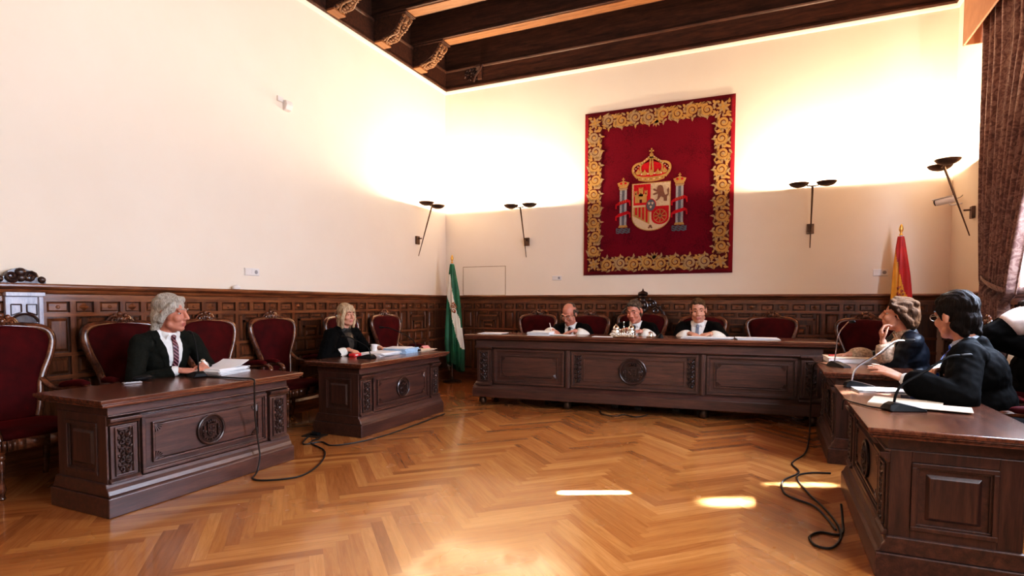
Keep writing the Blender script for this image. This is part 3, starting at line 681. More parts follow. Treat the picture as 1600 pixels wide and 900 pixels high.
dup(ch, 'crimson velvet armchair on which the blonde woman in a black robe sits', (.70, -3.22, 0), R(92), GL)
dup(ch, 'empty bright red velvet armchair beside the blonde woman, nearest the green and white flag', (.45, -2.0, 0), R(86), GL)
dup(ch, 'empty crimson armchair at the left end of the long bench', (1.93, -.60, 0), R(2), GB)
dup(ch, 'crimson armchair on which the balding judge who is writing sits', (2.80, -.68, 0), R(-3), GB)
dup(ch, 'crimson armchair on which the judge with the pale grey tie sits', (4.50, -.68, 0), R(0), GB)
dup(ch, 'empty crimson armchair behind the bench beside the judge with the pale grey tie', (5.40, -.66, 0), R(0), GB)
dup(ch, 'empty crimson armchair in the right corner below the red and yellow flag', (6.42, -1.12, 0), R(-6), GB)
dup(ch, 'crimson armchair on which the woman with short brown hair sits', (6.78, -2.72, 0), R(-90), GR)
dup(ch, 'crimson armchair on which the man with glasses sits', (6.86, -4.30, 0), R(-90), GR)
dup(ch, 'crimson armchair by the window with a pale frame, behind the man with glasses', (6.98, -3.57, 0), R(-90), GR)
cp = armchair('large presiding armchair with a tall pierced crown crest, behind the middle of the bench', 'armchair', True)
cp.location = (3.62, -.62, 0); cp['group'] = GB

# ------------------------------------------------------------------ people
def sculpt(mb, voxel, it=4, fac=.5):
    me = mb.mesh('tmp', [SKIN]); o = bpy.data.objects.new('tmp', me); C.objects.link(o)
    r = o.modifiers.new('r', 'REMESH'); r.mode = 'VOXEL'; r.voxel_size = voxel; r.adaptivity = 0
    if it:
        s = o.modifiers.new('s', 'SMOOTH'); s.iterations = it; s.factor = fac
    dg = bpy.context.evaluated_depsgraph_get(); dg.update()
    m2 = bpy.data.meshes.new_from_object(o.evaluated_get(dg))
    bpy.data.objects.remove(o); bpy.data.meshes.remove(me); m2.materials.clear(); return m2
def link_mesh(me, name, mats, parent, s, label=None):
    me.name = name
    for m in (mats if isinstance(mats, (list, tuple)) else [mats]): me.materials.append(m)
    if s != 1: me.transform(Matrix.Scale(s, 4))
    me.polygons.foreach_set('use_smooth', [True]*len(me.polygons)); me.update()
    o = bpy.data.objects.new(name, me); C.objects.link(o); o.parent = parent
    if label: o['label'] = label
    return o
def solve_arm(S, W, pole, a, b):
    d = W-S; L = d.length; k = 1
    if L > (a+b)*.985: k = L/((a+b)*.985); a *= k; b *= k
    u = d.normalized(); x = (a*a-b*b+L*L)/(2*L); h = math.sqrt(max(0, a*a-x*x))
    p = Vector(pole); p = p-u*p.dot(u); p.normalize(); return S+u*x+p*h
def hand(mb, W, f, n, right, curl=(.5, .6, .7, .8), spread=.10, thumb=.6):
    f = f.normalized(); n = (n-f*n.dot(f)).normalized(); side = n.cross(f) if right else f.cross(n)
    mb.ell(W+f*.05, (.026, .026, .016), Matrix((side, f, n)).transposed() @ Matrix.Diagonal((1.35, 1.7, .95)), 10, 8)
    for i in range(4):
        K = W+f*(.088, .092, .088, .080)[i]+side*(.031-.0205*i)
        mb.cap(W+f*.012+side*(.018-.012*i), K, .014, .0115, 8)
        d = (f+side*spread*(1.5-i)).normalized(); p = K; ang = 0
        for j in range(3):
            ang += curl[i]*(.75, 1.0, .7)[j]; L = (.040, .043, .040, .032)[i]*(1, .68, .55)[j]
            q = p+(d*math.cos(ang)-n*math.sin(ang))*L; mb.cap(p, q, .0100-.0009*j, .0092-.0009*j, 8); p = q
    p = W+f*.022+side*.022; d = (f*.55+side*thumb-n*.35).normalized(); q = p+d*.045; mb.cap(p, q, .0145, .0115, 8)
    d2 = (f*.9+side*thumb*.35-n*.35).normalized(); r_ = q+d2*.032; mb.cap(q, r_, .0112, .0098, 8); mb.cap(r_, r_+(d2-n*.2)*.022, .0098, .008, 8)
def hair_prims(mb, style):
    E_, K_ = mb.ell, mb.cap
    if style == 'swept':
        E_((0, .024, .044), (.084, .104, .093)); E_((0, .060, -.03), (.076, .064, .10)); E_((0, .074, -.095), (.060, .040, .055))
        K_((-.03, -.046, .094), (.03, -.046, .094), .024)
        for s in (-1, 1): K_((s*.066, -.030, .055), (s*.075, .03, -.05), .022, .024); K_((s*.066, .05, -.04), (s*.05, .078, -.115), .030, .020); K_((s*.03, -.045, .092), (s*.05, .05, .10), .026)
    elif style == 'short':
        E_((0, .026, .046), (.078, .098, .089)); E_((0, .056, -.02), (.070, .056, .080)); K_((-.03, -.044, .088), (.03, -.044, .088), .024)
        for s in (-1, 1): K_((s*.066, -.028, .050), (s*.069, -.014, .015), .011, .007)
    elif style == 'full':
        E_((0, .024, .050), (.088, .102, .095)); E_((0, .058, -.015), (.079, .062, .092)); K_((-.035, -.044, .088), (.03, -.048, .086), .029); K_((-.02, -.03, .105), (.03, -.02, .108), .026)
        for s in (-1, 1): K_((s*.070, -.030, .048), (s*.075, -.008, -.010), .016, .012); K_((s*.06, .055, -.05), (s*.04, .075, -.095), .032, .022)
    elif style == 'balding':
        E_((0, .07, -.005), (.074, .046, .075))
        for s in (-1, 1): K_((s*.070, .0, .045), (s*.066, .06, .0), .018, .025); K_((s*.073, -.018, .035), (s*.076, -.008, -.012), .010, .009)
        K_((-.045, .045, .078), (.045, .045, .078), .020); E_((0, .045, .070), (.064, .060, .046))
    elif style == 'bob':
        E_((0, .024, .048), (.088, .104, .092)); E_((0, .055, -.04), (.084, .062, .115)); K_((-.02, -.042, .092), (.035, -.042, .090), .026)
        for s in (-1, 1):
            K_((s*.064, -.040, .06), (s*.084, -.032, -.05), .022, .026); K_((s*.084, -.032, -.05), (s*.076, -.03, -.135), .026, .020)
            K_((s*.080, .02, -.03), (s*.070, .03, -.145), .032, .024); K_((s*.05, .07, -.05), (s*.04, .065, -.14), .032, .026)
    elif style == 'waved':
        E_((0, .030, .046), (.086, .108, .094)); E_((0, .08, -.0), (.083, .064, .092)); K_((-.03, -.030, .098), (.04, -.034, .094), .028); E_((0, .088, -.055), (.07, .05, .06))
        for s in (-1, 1):
            K_((s*.060, -.040, .072), (s*.082, .03, .035), .018, .028); K_((s*.078, .0, .03), (s*.074, .075, -.045), .026, .03); K_((s*.076, .02, -.005), (s*.066, .085, -.075), .022, .026)
            K_((s*.05, .095, .03), (s*.05, .105, -.075), .034, .022); K_((s*.02, -.02, .115), (s*.03, .10, .085), .026, .03)
def person(label, loc, rz, seat, s, rw, lw, lean=8, twist=0, head=(0, 0, 0), hs=1.0, skin=SKIN, hair=('short', H_DARK), eyeb=None, top='suit', topmat=SUIT,
           shirtm=SHIRT, tie=None, rh=None, lh=None, collar=True, cuffm=SHIRT, wide=1.0, extras=(), legs=True, bulk=1.0, slv=None, vw=.072, zb_=.17, cuffr=1, cuff0=.36, pole_r=None, pole_l=None):
    t = thing('person', label, 'person', loc, rz)
    Mi = Matrix.Rotation(-rz, 3, 'Z')
    def loc_(P): return (Mi @ (Vector(P)-Vector(loc)))/s
    def dirl(d): return Mi @ Vector(d)
    hz = seat/s+.09
    U = Matrix.Translation((0, 0, hz)) @ Matrix.Rotation(R(twist), 4, 'Z') @ Matrix.Rotation(R(lean), 4, 'X') @ Matrix.Translation((0, 0, -hz))
    up = lambda x, y, z: U @ V(x, y, hz+z)
    hp = up(0, -.012, .645)
    Hm = Matrix.Translation(hp) @ Matrix.Rotation(R(head[0]), 4, 'Z') @ Matrix.Rotation(R(head[1]), 4, 'X') @ Matrix.Rotation(R(head[2]), 4, 'Y') @ Matrix.Scale(hs, 4)
    SR, SL = up(-.18*wide, 0, .425), up(.18*wide, 0, .425); WR, WL = loc_(rw), loc_(lw)
    ER = solve_arm(SR, WR, pole_r or (-.7, .25, -.7), .29, .265); EL = solve_arm(SL, WL, pole_l or (.7, .25, -.7), .29, .265)
    # ---- body: one continuous skin surface
    mb = MB(); mb.T = Hm
    mb.ell((0, .015, .035), (.073, .093, .085), None, 20, 14); mb.ell((0, -.030, -.04), (.060, .060, .085), None, 16, 12)
    mb.ell((0, -.074, -.098), (.026, .020, .019)); mb.cap((-.045, -.02, -.075), (0, -.07, -.10), .024, .022); mb.cap((.045, -.02, -.075), (0, -.07, -.10), .024, .022)
    for g in (-1, 1):
        mb.ell((g*.036, -.060, -.03), (.030, .030, .030)); mb.cap((g*.014, -.086, .024), (g*.046, -.072, .026), .011, .010, 8)
        mb.cap((g*.020, -.083, .014), (g*.046, -.074, .012), .0062, .0052, 6)
        mb.ell((g*.078, .012, -.004), (.010, .020, .033)); mb.ell((g*.013, -.098, -.034), (.010, .011, .009))
    mb.cap((0, -.088, .018), (0, -.113, -.026), .0085, .0135); mb.ell((0, -.085, -.058), (.026, .014, .014))
    mb.cap((-.019, -.089, -.062), (.019, -.089, -.062), .0068); mb.cap((-.016, -.088, -.074), (.016, -.088, -.074), .0078)
    neck0 = Hm @ V(0, .018, -.06)
    mb.T = None
    mb.cap(up(0, .012, .46), neck0, .062, .052, 14); mb.cap(up(-.05, .01, .465), up(-.15, .01, .425), .045, .045); mb.cap(up(.05, .01, .465), up(.15, .01, .425), .045, .045)
    UR = U.to_3x3()
    mb.ell(up(0, 0, .32), (.155, .10, .165), UR, 16, 12); mb.ell(up(0, 0, .15), (.135, .095, .13), UR, 16, 12); mb.ell(V(0, 0, hz+.03), (.155, .11, .11), None, 16, 12)
    for S_, E_, W_ in ((SR, ER, WR), (SL, EL, WL)): mb.cap(S_, E_, .047, .040); mb.cap(E_, W_, .040, .026)
    fr, nr, cr = rh or ((WR-ER), V(0, 0, 1), (.45, .5, .55, .6)); fl, nl, cl_ = lh or ((WL-EL), V(0, 0, 1), (.45, .5, .55, .6))
    fr = dirl(fr) if rh else fr; nr = dirl(nr) if rh else nr; fl = dirl(fl) if lh else fl; nl = dirl(nl) if lh else nl
    hand(mb, WR, fr, nr, True, cr); hand(mb, WL, fl, nl, False, cl_)
    if legs:
        for g in (-1, 1):
            kn, an = V(g*.12, -.41, hz+.0), V(g*.125, -.38, .09); mb.cap((g*.085, 0, hz+.01), kn, .075, .055); mb.cap(kn, an, .052, .035); mb.cap(an+V(0, .02, -.04), V(g*.14, -.54, .035), .035, .03)
    me = sculpt(mb, .006, 3)
    Hi = Hm.inverted(); idx = []
    for p in me.polygons:
        q = Hi @ p.center
        idx.append(1 if abs(q.x) < .023 and -.082 < q.z < -.056 and q.y < -.088 else 0)
    me.polygons.foreach_set('material_index', idx)
    link_mesh(me, 'body', [skin, LIPS], t, s)
    # ---- eyes, brows, hair
    for g in (-1, 1):
        mb = MB(); mb.T = Matrix.Scale(s, 4) @ Hm
        mb.ell((g*.032, -.0695, .004), (.0125, .0100, .0075), None, 10, 8, 0); mb.ell((g*.032, -.0772, .004), (.0062, .0032, .0064), None, 8, 6, 1); mb.obj('eye', [EYEW, EYED], t, 60)
        mb = MB(); mb.T = Matrix.Scale(s, 4) @ Hm
        mb.tube([(g*.014, -.0965, .029), (g*.030, -.0945, .036), (g*.050, -.080, .031)], [.0045, .0052, .003], 6); mb.obj('eyebrow', eyeb or hair[1], t, 60)
    mb = MB(); mb.T = Hm; hair_prims(mb, hair[0]); me = sculpt(mb, .0045, 4); me.update()
    nv = [v.normal.copy() for v in me.vertices]
    for v, n_ in zip(me.vertices, nv):
        q = Hi @ v.co; v.co += n_*((.007 if hair[0] == 'waved' else .0055)*noise.noise(V(q.x*70, q.y*14+q.z*16, q.z*12-q.y*14))+.003*noise.noise(q*22))
    link_mesh(me, 'hair', hair[1], t, s)
    # ---- upper garment
    k = {'suit': 1.0, 'robe': 1.12}[top]*bulk; mb = MB()
    mb.ell(up(0, 0, .31), (.172*k, .122*k, .175), UR, 18, 14); mb.ell(up(0, .0, .15), (.160*k, .118*k, .15), UR, 18, 14); mb.ell(V(0, 0, hz+.02), (.185*k, .15*k, .13), None, 18, 12)
    mb.ell(V(0, -.08, hz-.01), (.17*k, .15*k, .085), None, 16, 10)
    for g, S_ in ((-1, SR), (1, SL)): mb.cap(up(g*.052, .018, .478), up(g*.155*wide, .008, .432), .042, .060*k); mb.ell(up(g*.155*wide, 0, .415), (.075*k, .078*k, .07), UR)
    mb.cap(up(0, .04, .47), up(0, .06, .30), .06, .09)
    ar = {'suit': (.066, .058, .054, .043, .84), 'robe': (.080, .080, .082*(.8 if cuffr < 1 else 1), .078*(.72 if cuffr < 1 else 1), .42 if cuffr == 1 else .58)}[top]
    if slv: ar = ar[:4]+(slv,)
    for S_, E_, W_ in ((SR, ER, WR), (SL, EL, WL)): mb.cap(S_, E_, ar[0], ar[1]); mb.cap(E_, E_.lerp(W_, ar[4]), ar[2], ar[3])
    if top == 'robe':
        for S_, E_, W_ in ((SR, ER, WR), (SL, EL, WL)): mb.cap(E_+V(0, 0, -.02), E_.lerp(W_, .38)+V(0, 0, -.03), .07, .065)
    me = sculpt(mb, .0075, 4); Ui = U.inverted()
    me.update(); nv = [v.normal.copy() for v in me.vertices]
    for v, n_ in zip(me.vertices, nv):
        q = Ui @ v.co; v.co += n_*(.006*noise.noise(V(q.x*9, q.y*9, q.z*22+q.x*14))+.0035*noise.noise(q*30))
    me.transform(Ui)
    zb, zt = hz+zb_, hz+.485; bm = bmesh.new(); bm.from_mesh(me)
    def cut(x0, z0, x1, z1):
        d = V(x1-x0, 0, z1-z0); bmesh.ops.bisect_plane(bm, geom=bm.verts[:]+bm.edges[:]+bm.faces[:], dist=1e-5, plane_co=(x0, 0, z0), plane_no=(d.z, 0, -d.x))
    for g in (-1, 1):
        cut(0, zb, g*vw, zt); cut(0, zb-.03, g*(vw+.05), zt-.02)
        if tie: cut(g*.026, zb, g*.017, zt)
    bm.normal_update()
    def piece(test, off):
        b2 = bmesh.new(); vm = {}
        for f_ in bm.faces:
            c = f_.calc_center_median()
            if f_.normal.y < .25 and c.y < .03 and test(c):
                ids = []
                for v in f_.verts:
                    if v.index not in vm: vm[v.index] = b2.verts.new(v.co+v.normal*off)
                    ids.append(vm[v.index])
                try: b2.faces.new(ids)
                except ValueError: pass
        m3 = bpy.data.meshes.new('piece'); b2.to_mesh(m3); b2.free(); m3.transform(U); return m3
    bm.verts.index_update()
    vz = lambda z, w_, z0, z1: w_*(z-z0)/(z1-z0)
    inV = lambda c: c.z > zb and abs(c.x) < vz(c.z, vw, zb, zt)
    jm = bpy.data.meshes.new('upper'); bm.to_mesh(jm); jm.transform(U)
    if shirtm:
        sh = link_mesh(piece(inV, .003), 'shirt', shirtm, t, s)
        if collar:
            mb = MB(); mb.T = Matrix.Scale(s, 4) @ U @ Matrix.Translation((0, .004, hz+.488)) @ Matrix.Rotation(R(10), 4, 'X')
            mb.lathe([(.074, -.03), (.070, .012), (.060, .030), (.055, .028), (.060, -.03)], (0, 0, 0), 24); 
            for g in (-1, 1): mb.poly([(g*.004, .0), (g*.04, .022), (g*.052, -.012), (g*.022, -.045)], -.068, -.073)
            mb.obj('collar', shirtm, sh, 60)
    if tie:
        tm = link_mesh(piece(lambda c: inV(c) and abs(c.x) < .026-.009*(c.z-zb)/(zt-zb), .009), 'necktie', tie, t, s)
        mb = MB(); mb.T = Matrix.Scale(s, 4) @ U; mb.ell((0, -.070, hz+.475), (.020, .015, .020)); mb.obj('knot', tie, tm, 60)
    link_mesh(piece(lambda c: c.z > zb-.03 and not inV(c) and abs(c.x) < vz(c.z, vw+.05, zb-.03, zt-.02), .005), 'lapels', topmat, t, s)
    bm.free(); link_mesh(jm, 'jacket' if top == 'suit' else 'robe', topmat, t, s)
    # ---- cuffs
    for E_, W_ in ((ER, WR), (EL, WL)):
        mb = MB()
        if cuffm in (LACE, SCARF, PINKWHITE):
            a, c = E_.lerp(W_, cuff0), E_.lerp(W_, .92); pts = [a.lerp(c, q/6) for q in range(7)]
            mb.tube(pts, [q*cuffr for q in (.080, .086, .086, .084, .079, .070, .056)], 20)
        else: mb.cap(E_.lerp(W_, .76), E_.lerp(W_, .94), .040, .0365, 16)
        mb.T = None; me = mb.mesh('cuff', []); link_mesh(me, 'cuff', cuffm, t, s)
    if legs:
        mb = MB()
        for g in (-1, 1): kn, an = V(g*.12, -.41, hz+.0), V(g*.125, -.38, .10); mb.cap((g*.085, .02, hz+.01), kn, .092, .072); mb.cap(kn, an, .070, .058)
        link_mesh(sculpt(mb, .014, 3), 'trousers', topmat if top == 'suit' else ROBE, t, s)
        for g in (-1, 1):
            mb = MB(); mb.T = Matrix.Scale(s, 4); mb.cap((g*.125, -.35, .045), (g*.14, -.55, .034), .043, .036); mb.box(g*.134-.04, g*.134+.04, -.585, -.31, 0, .02); mb.obj('shoe', SHOE, t, 50)
    for ex in extras: ex(t, s, Hm, U, hz, WR, WL, ER, EL)
    return t
def glasses(t, s, Hm, U, hz, *a):
    mb = MB(); mb.T = Matrix.Scale(s, 4) @ Hm
    for g in (-1, 1):
        mb.tube([(g*.034+math.cos(q)*.024, -.101, .002+math.sin(q)*.018) for q in [2*PI*i/16 for i in range(17)]], .0024, 6)
        mb.tube([(g*.058, -.098, .008), (g*.074, -.06, .010), (g*.082, .01, .008)], .0022, 6)
    mb.tube([(-.010, -.103, .008), (.010, -.103, .008)], .0022, 6); mb.obj('spectacles', GLASSF, t, 60)
def watch(t, s, Hm, U, hz, WR, WL, ER, EL):
    mb = MB(); a = EL.lerp(WL, .965); d = (WL-EL).normalized(); mb.tube([(a-d*.008)*s, (a+d*.008)*s], .036*s, 14); mb.ell((a+V(0, 0, .034))*s, .017*s); mb.obj('wristwatch', SILVER, t, 60)
def badge(t, s, Hm, U, hz, *a):
    mb = MB(); mb.T = Matrix.Scale(s, 4) @ U; mb.ell((.105, -.128, hz+.20), (.022, .008, .030)); mb.ell((.105, -.134, hz+.235), (.014, .008, .012)); mb.obj('robe_badge', GOLD, t, 60)
def armband(t, s, Hm, U, hz, WR, WL, ER, EL):
    mb = MB(); a = EL.lerp(WL, .99); d = (WL-EL).normalized(); mb.tube([(a-d*.018)*s, (a+d*.018)*s], .036*s, 14); mb.obj('wristwatch', BLACKP, t, 60)

RL = R(90)
P1 = person('grey-haired man in a charcoal suit and striped maroon tie at the near left desk', (.62, -5.78, 0), RL, .44, 1.15, (1.02, -5.90, .805), (1.03, -5.68, .825),
    lean=12, head=(28, 5, 0), hs=1.08, skin=SKIN2, hair=('swept', H_GREY), tie=TIES, wide=1.1, rh=((.5, .75, -.1), (.25, -.2, 1), (.5, .6, .7, .8)), lh=((.75, -.45, -.15), (.1, .2, 1), (.25, .3, .35, .4)), extras=(watch,), vw=.08, zb_=.10)
P2 = person('blonde woman in a black robe with white lace cuffs, seated at the second left desk', (.74, -3.70, 0), RL, .43, 1.09, (1.02, -3.84, .825), (1.08, -3.34, .815),
    lean=10, head=(-10, 2, 0), hs=.93, cuffr=.62, cuff0=.55, hair=('bob', H_BLOND), eyeb=H_CHEST, top='robe', topmat=ROBE, shirtm=BLOUSE, collar=True, cuffm=LACE, rh=((.8, .1, -.2), (.1, -.1, 1), (.6, .7, .7, .7)), lh=((.75, .45, -.15), (.1, .1, 1), (.25, .3, .3, .35)), extras=(badge,))
P3 = person('balding judge in a black robe bent over the bench, writing', (2.80, -.98, 0), R(-3), .44, 1.13, (2.66, -1.60, .99), (2.97, -1.56, .99),
    lean=22, head=(-8, 30, 4), hs=1.1, skin=SKIN2, hair=('balding', H_PEPPER), top='robe', topmat=ROBE, tie=TIEB, cuffm=LACE, rh=((.55, -.7, -.2), (-.25, 0, 1), (.8, .9, 1.0, 1.0)), lh=((-.75, -.45, -.15), (.1, .1, 1), (.35, .4, .45, .5)), extras=(glasses,))
P4 = person('dark-haired judge in a black robe leaning on the bench behind the silver inkstand', (3.72, -.96, 0), R(-2), .46, 1.13, (3.60, -1.52, .985), (3.84, -1.50, 1.0),
    lean=18, twist=-4, head=(-8, 14, -6), hs=1.1, skin=SKIN2, hair=('short', H_PEPPER), top='robe', topmat=ROBE, tie=TIEB, cuffm=LACE, lh=((-.8, -.35, -.1), (.0, -.3, 1), (.6, .7, .75, .8)))
P5 = person('brown-haired judge in a black robe with a pale grey tie, hands together on the bench', (4.54, -.94, 0), R(-6), .47, 1.13, (4.46, -1.47, .985), (4.70, -1.45, .985),
    lean=15, head=(14, 8, -3), hs=1.1, hair=('short', H_CHEST), top='robe', topmat=ROBE, tie=TIEG, cuffm=LACE, rh=((.55, -.6, -.1), (-.3, 0, 1), (.7, .75, .8, .9)), lh=((-.55, -.6, -.1), (.3, 0, 1), (.7, .75, .8, .9)), wide=1.05, vw=.085)
P6 = person('woman with short brown hair in a black robe, one hand at her chin', (6.62, -2.70, 0), R(-90), .46, 1.12, (6.10, -2.42, .86), (6.33, -2.80, 1.02),
    lean=12, twist=4, head=(-12, -3, 0), hs=1.08, hair=('waved', H_BROWN), top='robe', topmat=ROBEN, shirtm=SCARF, collar=True, cuffm=SCARF, vw=.10, rh=((-.95, .1, -.15), (0, .1, 1), (.2, .25, .3, .3)), lh=((-.15, .2, .95), (-.9, 0, .2), (.8, .9, .9, .9)), pole_l=(-.2, .0, -1))
P7 = person('man with dark hair, glasses and a bright blue tie, gesturing over the near right desk', (6.715, -4.33, 0), R(-90), .44, 1.18, (6.44, -4.24, .91), (6.17, -4.62, .88),
    lean=15, twist=-18, wide=1.15, bulk=1.14, slv=.72, head=(-56, 6, 4), hs=1.04, hair=('full', H_DARK), top='robe', topmat=ROBE, shirtm=SHIRTB, tie=TIEBLUE, cuffm=SHIRT, rh=((-.5, -.65, .0), (-.2, .3, .9), (.4, .5, .5, .6)), lh=((-.75, .35, .35), (.3, -.4, .8), (.15, .2, .2, .25)), extras=(glasses,), vw=.085)
P8 = person('person at the right photo edge in a black robe, a white-sleeved forearm raised', (7.13, -3.66, 0), R(-90), .46, 1.10, (7.0, -3.55, .86), (7.06, -3.88, 1.31),
    lean=0, head=(0, 4, 0), hair=('short', H_DARK), top='robe', topmat=ROBE, tie=None, cuffm=PINKWHITE, lh=((.45, -.0, .9), (-.8, -.2, .3), (.7, .8, .8, .8)), rh=((-.8, -.2, -.2), (0, 0, 1), (.5, .5, .5, .5)), pole_l=(0, -1, -.1), extras=(armband,))

# ------------------------------------------------------------------ wall hanging with the coat of arms
TW, TH = 2.25, 2.57
def tapestry():
    t = thing('wall_tapestry', 'large crimson tapestry with gold scroll border and crowned coat of arms, on the back wall', 'tapestry', (3.736, -.012, 3.106))
    X = lambda f: (f-.5)*TW; Z = lambda f: (.5-f)*TH
    mb = MB(); nx, nz = 24, 26
    def wav(x, z): return -.012-.006*math.sin(x*2.1+1)*math.sin(z*1.7)-.004*math.sin(x*5+z)
    g = [[mb.vert((X(i/nx), wav(X(i/nx), Z(j/nz)), Z(j/nz))) for i in range(nx+1)] for j in range(nz+1)]
    for j in range(nz):
        for i in range(nx):
            e = min(i, j, nx-1-i, nz-1-j); mb.face((g[j][i], g[j+1][i], g[j+1][i+1], g[j][i+1]), 1 if e == 0 else 0)
    o = mb.obj('field', [T_RED, T_EDGE], t, 60); md = o.modifiers.new('thick', 'SOLIDIFY'); md.thickness = .01; md.offset = -1
    Y0 = -.020
    # border
    mb = MB(); bw = .225; m_ = .055
    x0, x1, z0, z1 = -TW/2+m_, TW/2-m_, -TH/2+m_, TH/2-m_
    for (a, c, d, e) in ((x0, x1, z1-bw, z1), (x0, x1, z0, z0+bw), (x0, x0+bw, z0+bw, z1-bw), (x1-bw, x1, z0+bw, z1-bw)): mb.box(a, c, Y0-.001, Y0+.004, d, e, 3)
    rnd = random.Random(11)
    def leaf(cx, cz, a, l, w_, mi, y):
        d = V(math.cos(a), 0, math.sin(a)); n = V(-d.z, 0, d.x); c = V(cx, 0, cz)
        P = [c-d*l*.5, c-d*l*.2+n*w_, c+d*l*.1+n*w_*.7, c+d*l*.5, c+d*l*.1-n*w_*.7, c-d*l*.2-n*w_]
        mb.poly([(p.x, p.z) for p in P], y+.003, y, mi)
    def ribbon(pts, w0, w1, mi, y):
        n = len(pts); L = []; Rr = []
        for i, p in enumerate(pts):
            q = Vector(pts[min(i+1, n-1)])-Vector(pts[max(i-1, 0)]); q.normalize(); nn = V(-q.z, 0, q.x); w_ = w0+(w1-w0)*i/(n-1)
            L.append(mb.vert((p[0]+nn.x*w_, y, p[2]+nn.z*w_))); Rr.append(mb.vert((p[0]-nn.x*w_, y, p[2]-nn.z*w_)))
        for i in range(n-1): mb.face((L[i], Rr[i], Rr[i+1], L[i+1]), mi)
    def run(P0, D, length, n, inward):
        N = inward; st = length/n
        for i in range(n):
            c = P0+D*(st*(i+.5))+N*(bw/2); sg = 1 if i % 2 else -1; y = Y0-.003
            a0 = math.atan2(D.z, D.x); mi = rnd.choice((0, 1, 0)); mj = 1-mi if mi < 2 else 0
            o_ = c+N*sg*.012
            sp = spiral(o_.x, o_.z, bw*.40, a0+PI*.5*sg, 1.75, y, 26, sg, .12); ribbon(sp, .023, .012, mi, y)
            ribbon(spiral(o_.x, o_.z, bw*.45, a0+PI*.5*sg, .6, y-.001, 12, sg, .95), .008, .004, 2, y-.001)
            mb.poly([(o_.x+math.cos(q)*.024, o_.z+math.sin(q)*.024) for q in [k*PI/4 for k in range(8)]], y, y-.003, mj)
            for k in range(6):
                a = a0+sg*(.3+k*1.05); q = V(o_.x+math.cos(a)*bw*.46, 0, o_.z+math.sin(a)*bw*.46); leaf(q.x, q.z, a+1.15*sg, .085, .018, (0, 1, 0, 2, 1, 0)[k], y-.0015-.0003*k)
            b_ = c+D*st*.5
            leaf(b_.x-N.x*sg*.055, b_.z-N.z*sg*.055, a0+.8*sg, .10, .020, mj, y-.002); leaf(b_.x+N.x*sg*.06, b_.z+N.z*sg*.06, a0-.7*sg, .08, .018, 0, y-.0025); leaf(b_.x, b_.z, a0, .07, .014, 1, y-.003)
            for e in (-1, 1):
                q = c+D*st*.46+N*(e*bw*.36); leaf(q.x, q.z, a0+e*sg*.9, .085, .020, (mi, mj)[e > 0], y-.0022); q = c-D*st*.30+N*(e*bw*.43); leaf(q.x, q.z, a0-e*.5, .075, .015, (2, 0, 1)[(i+e) % 3], y-.0018)
            q = c+N*(bw*.56); leaf(q.x, q.z, math.atan2(N.z, N.x), .07, .018, mj, y-.0012)
    run(V(x0+bw, 0, z1), V(1, 0, 0), x1-x0-2*bw, 8, V(0, 0, -1)); run(V(x0+bw, 0, z0), V(1, 0, 0), x1-x0-2*bw, 8, V(0, 0, 1))
    run(V(x0, 0, z0+bw), V(0, 0, 1), z1-z0-2*bw, 9, V(1, 0, 0)); run(V(x1, 0, z0+bw), V(0, 0, 1), z1-z0-2*bw, 9, V(-1, 0, 0))
    for cx in (x0+bw/2, x1-bw/2):
        for cz in (z0+bw/2, z1-bw/2):
            for k in range(8): a = k*PI/4+.2; leaf(cx+math.cos(a)*.06, cz+math.sin(a)*.06, a, .085, .024, k % 2, Y0-.004)
            mb.poly([(cx+math.cos(q)*.03, cz+math.sin(q)*.03) for q in [k*PI/5 for k in range(10)]], Y0, Y0-.007, 0)
            for k in range(4): a = k*PI/2+PI/4; leaf(cx+math.cos(a)*.115, cz+math.sin(a)*.115, a+.6, .08, .022, 0, Y0-.0035)
    for cz, g_ in ((z1-bw, -1), (z0+bw, 1)):
        for k in range(5): a = g_*PI/2+(k-2)*.5; leaf(math.cos(a)*.05, cz-g_*.05+math.sin(a)*.06, a, .11, .02, k % 2, Y0-.0055)
    mb.obj('scroll_border', [T_GOLD, T_TAN, T_BRN, T_DARK], t)
    # shield
    mats = [T_GOLD, T_BRIGHT, T_CREAM, T_LION, T_BLUE, T_DARK]; mb = MB(); y = Y0-.004
    cx = X(.472); w = .295; zt = Z(.456); zb = Z(.742); zm = zt-(zt-zb)*.47
    def sh(inset, zt_, y_, mi):
        a = w-inset; P = [(cx-a, zt_-inset), (cx+a, zt_-inset), (cx+a, zb+.22)]
        P += [(cx+a*math.cos(q), zb+.22+(-.22+inset)*math.sin(q)) for q in [k*PI/16 for k in range(1, 16)]]+[(cx-a, zb+.22)]; mb.poly(P, y_+.006, y_, mi)
    sh(0, zt, y, 0); sh(.012, zt, y-.002, 2)
    Yq = y-.004
    mb.box(cx-w+.03, cx-.006, Yq-.001, y, zm+.01, zt-.02, 1)                                   # castle quarter
    kx, kz = cx-w*.52, zm+.045
    for (a, c, d, e) in ((-.09, .09, 0, .10), (-.10, -.055, .10, .17), (.055, .10, .10, .17), (-.035, .035, .10, .215), (-.055, .055, .10, .13)): mb.box(kx+a, kx+c, Yq-.004, y, kz+d, kz+e, 0)
    for x_ in (-.10, -.07, .055, .085, -.035, -.008, .02): mb.box(kx+x_, kx+x_+.015, Yq-.004, y, kz+(.215 if abs(x_) < .04 else .17), kz+(.235 if abs(x_) < .04 else .188), 0)
    mb.box(kx-.018, kx+.018, Yq-.006, y, kz, kz+.05, 5)
    for x_ in (-.077, .077, 0): mb.box(kx+x_-.008, kx+x_+.008, Yq-.006, y, kz+.125, kz+.15, 5)
    # lion quarter
    lx, lz = cx+w*.5, (zm+zt)/2
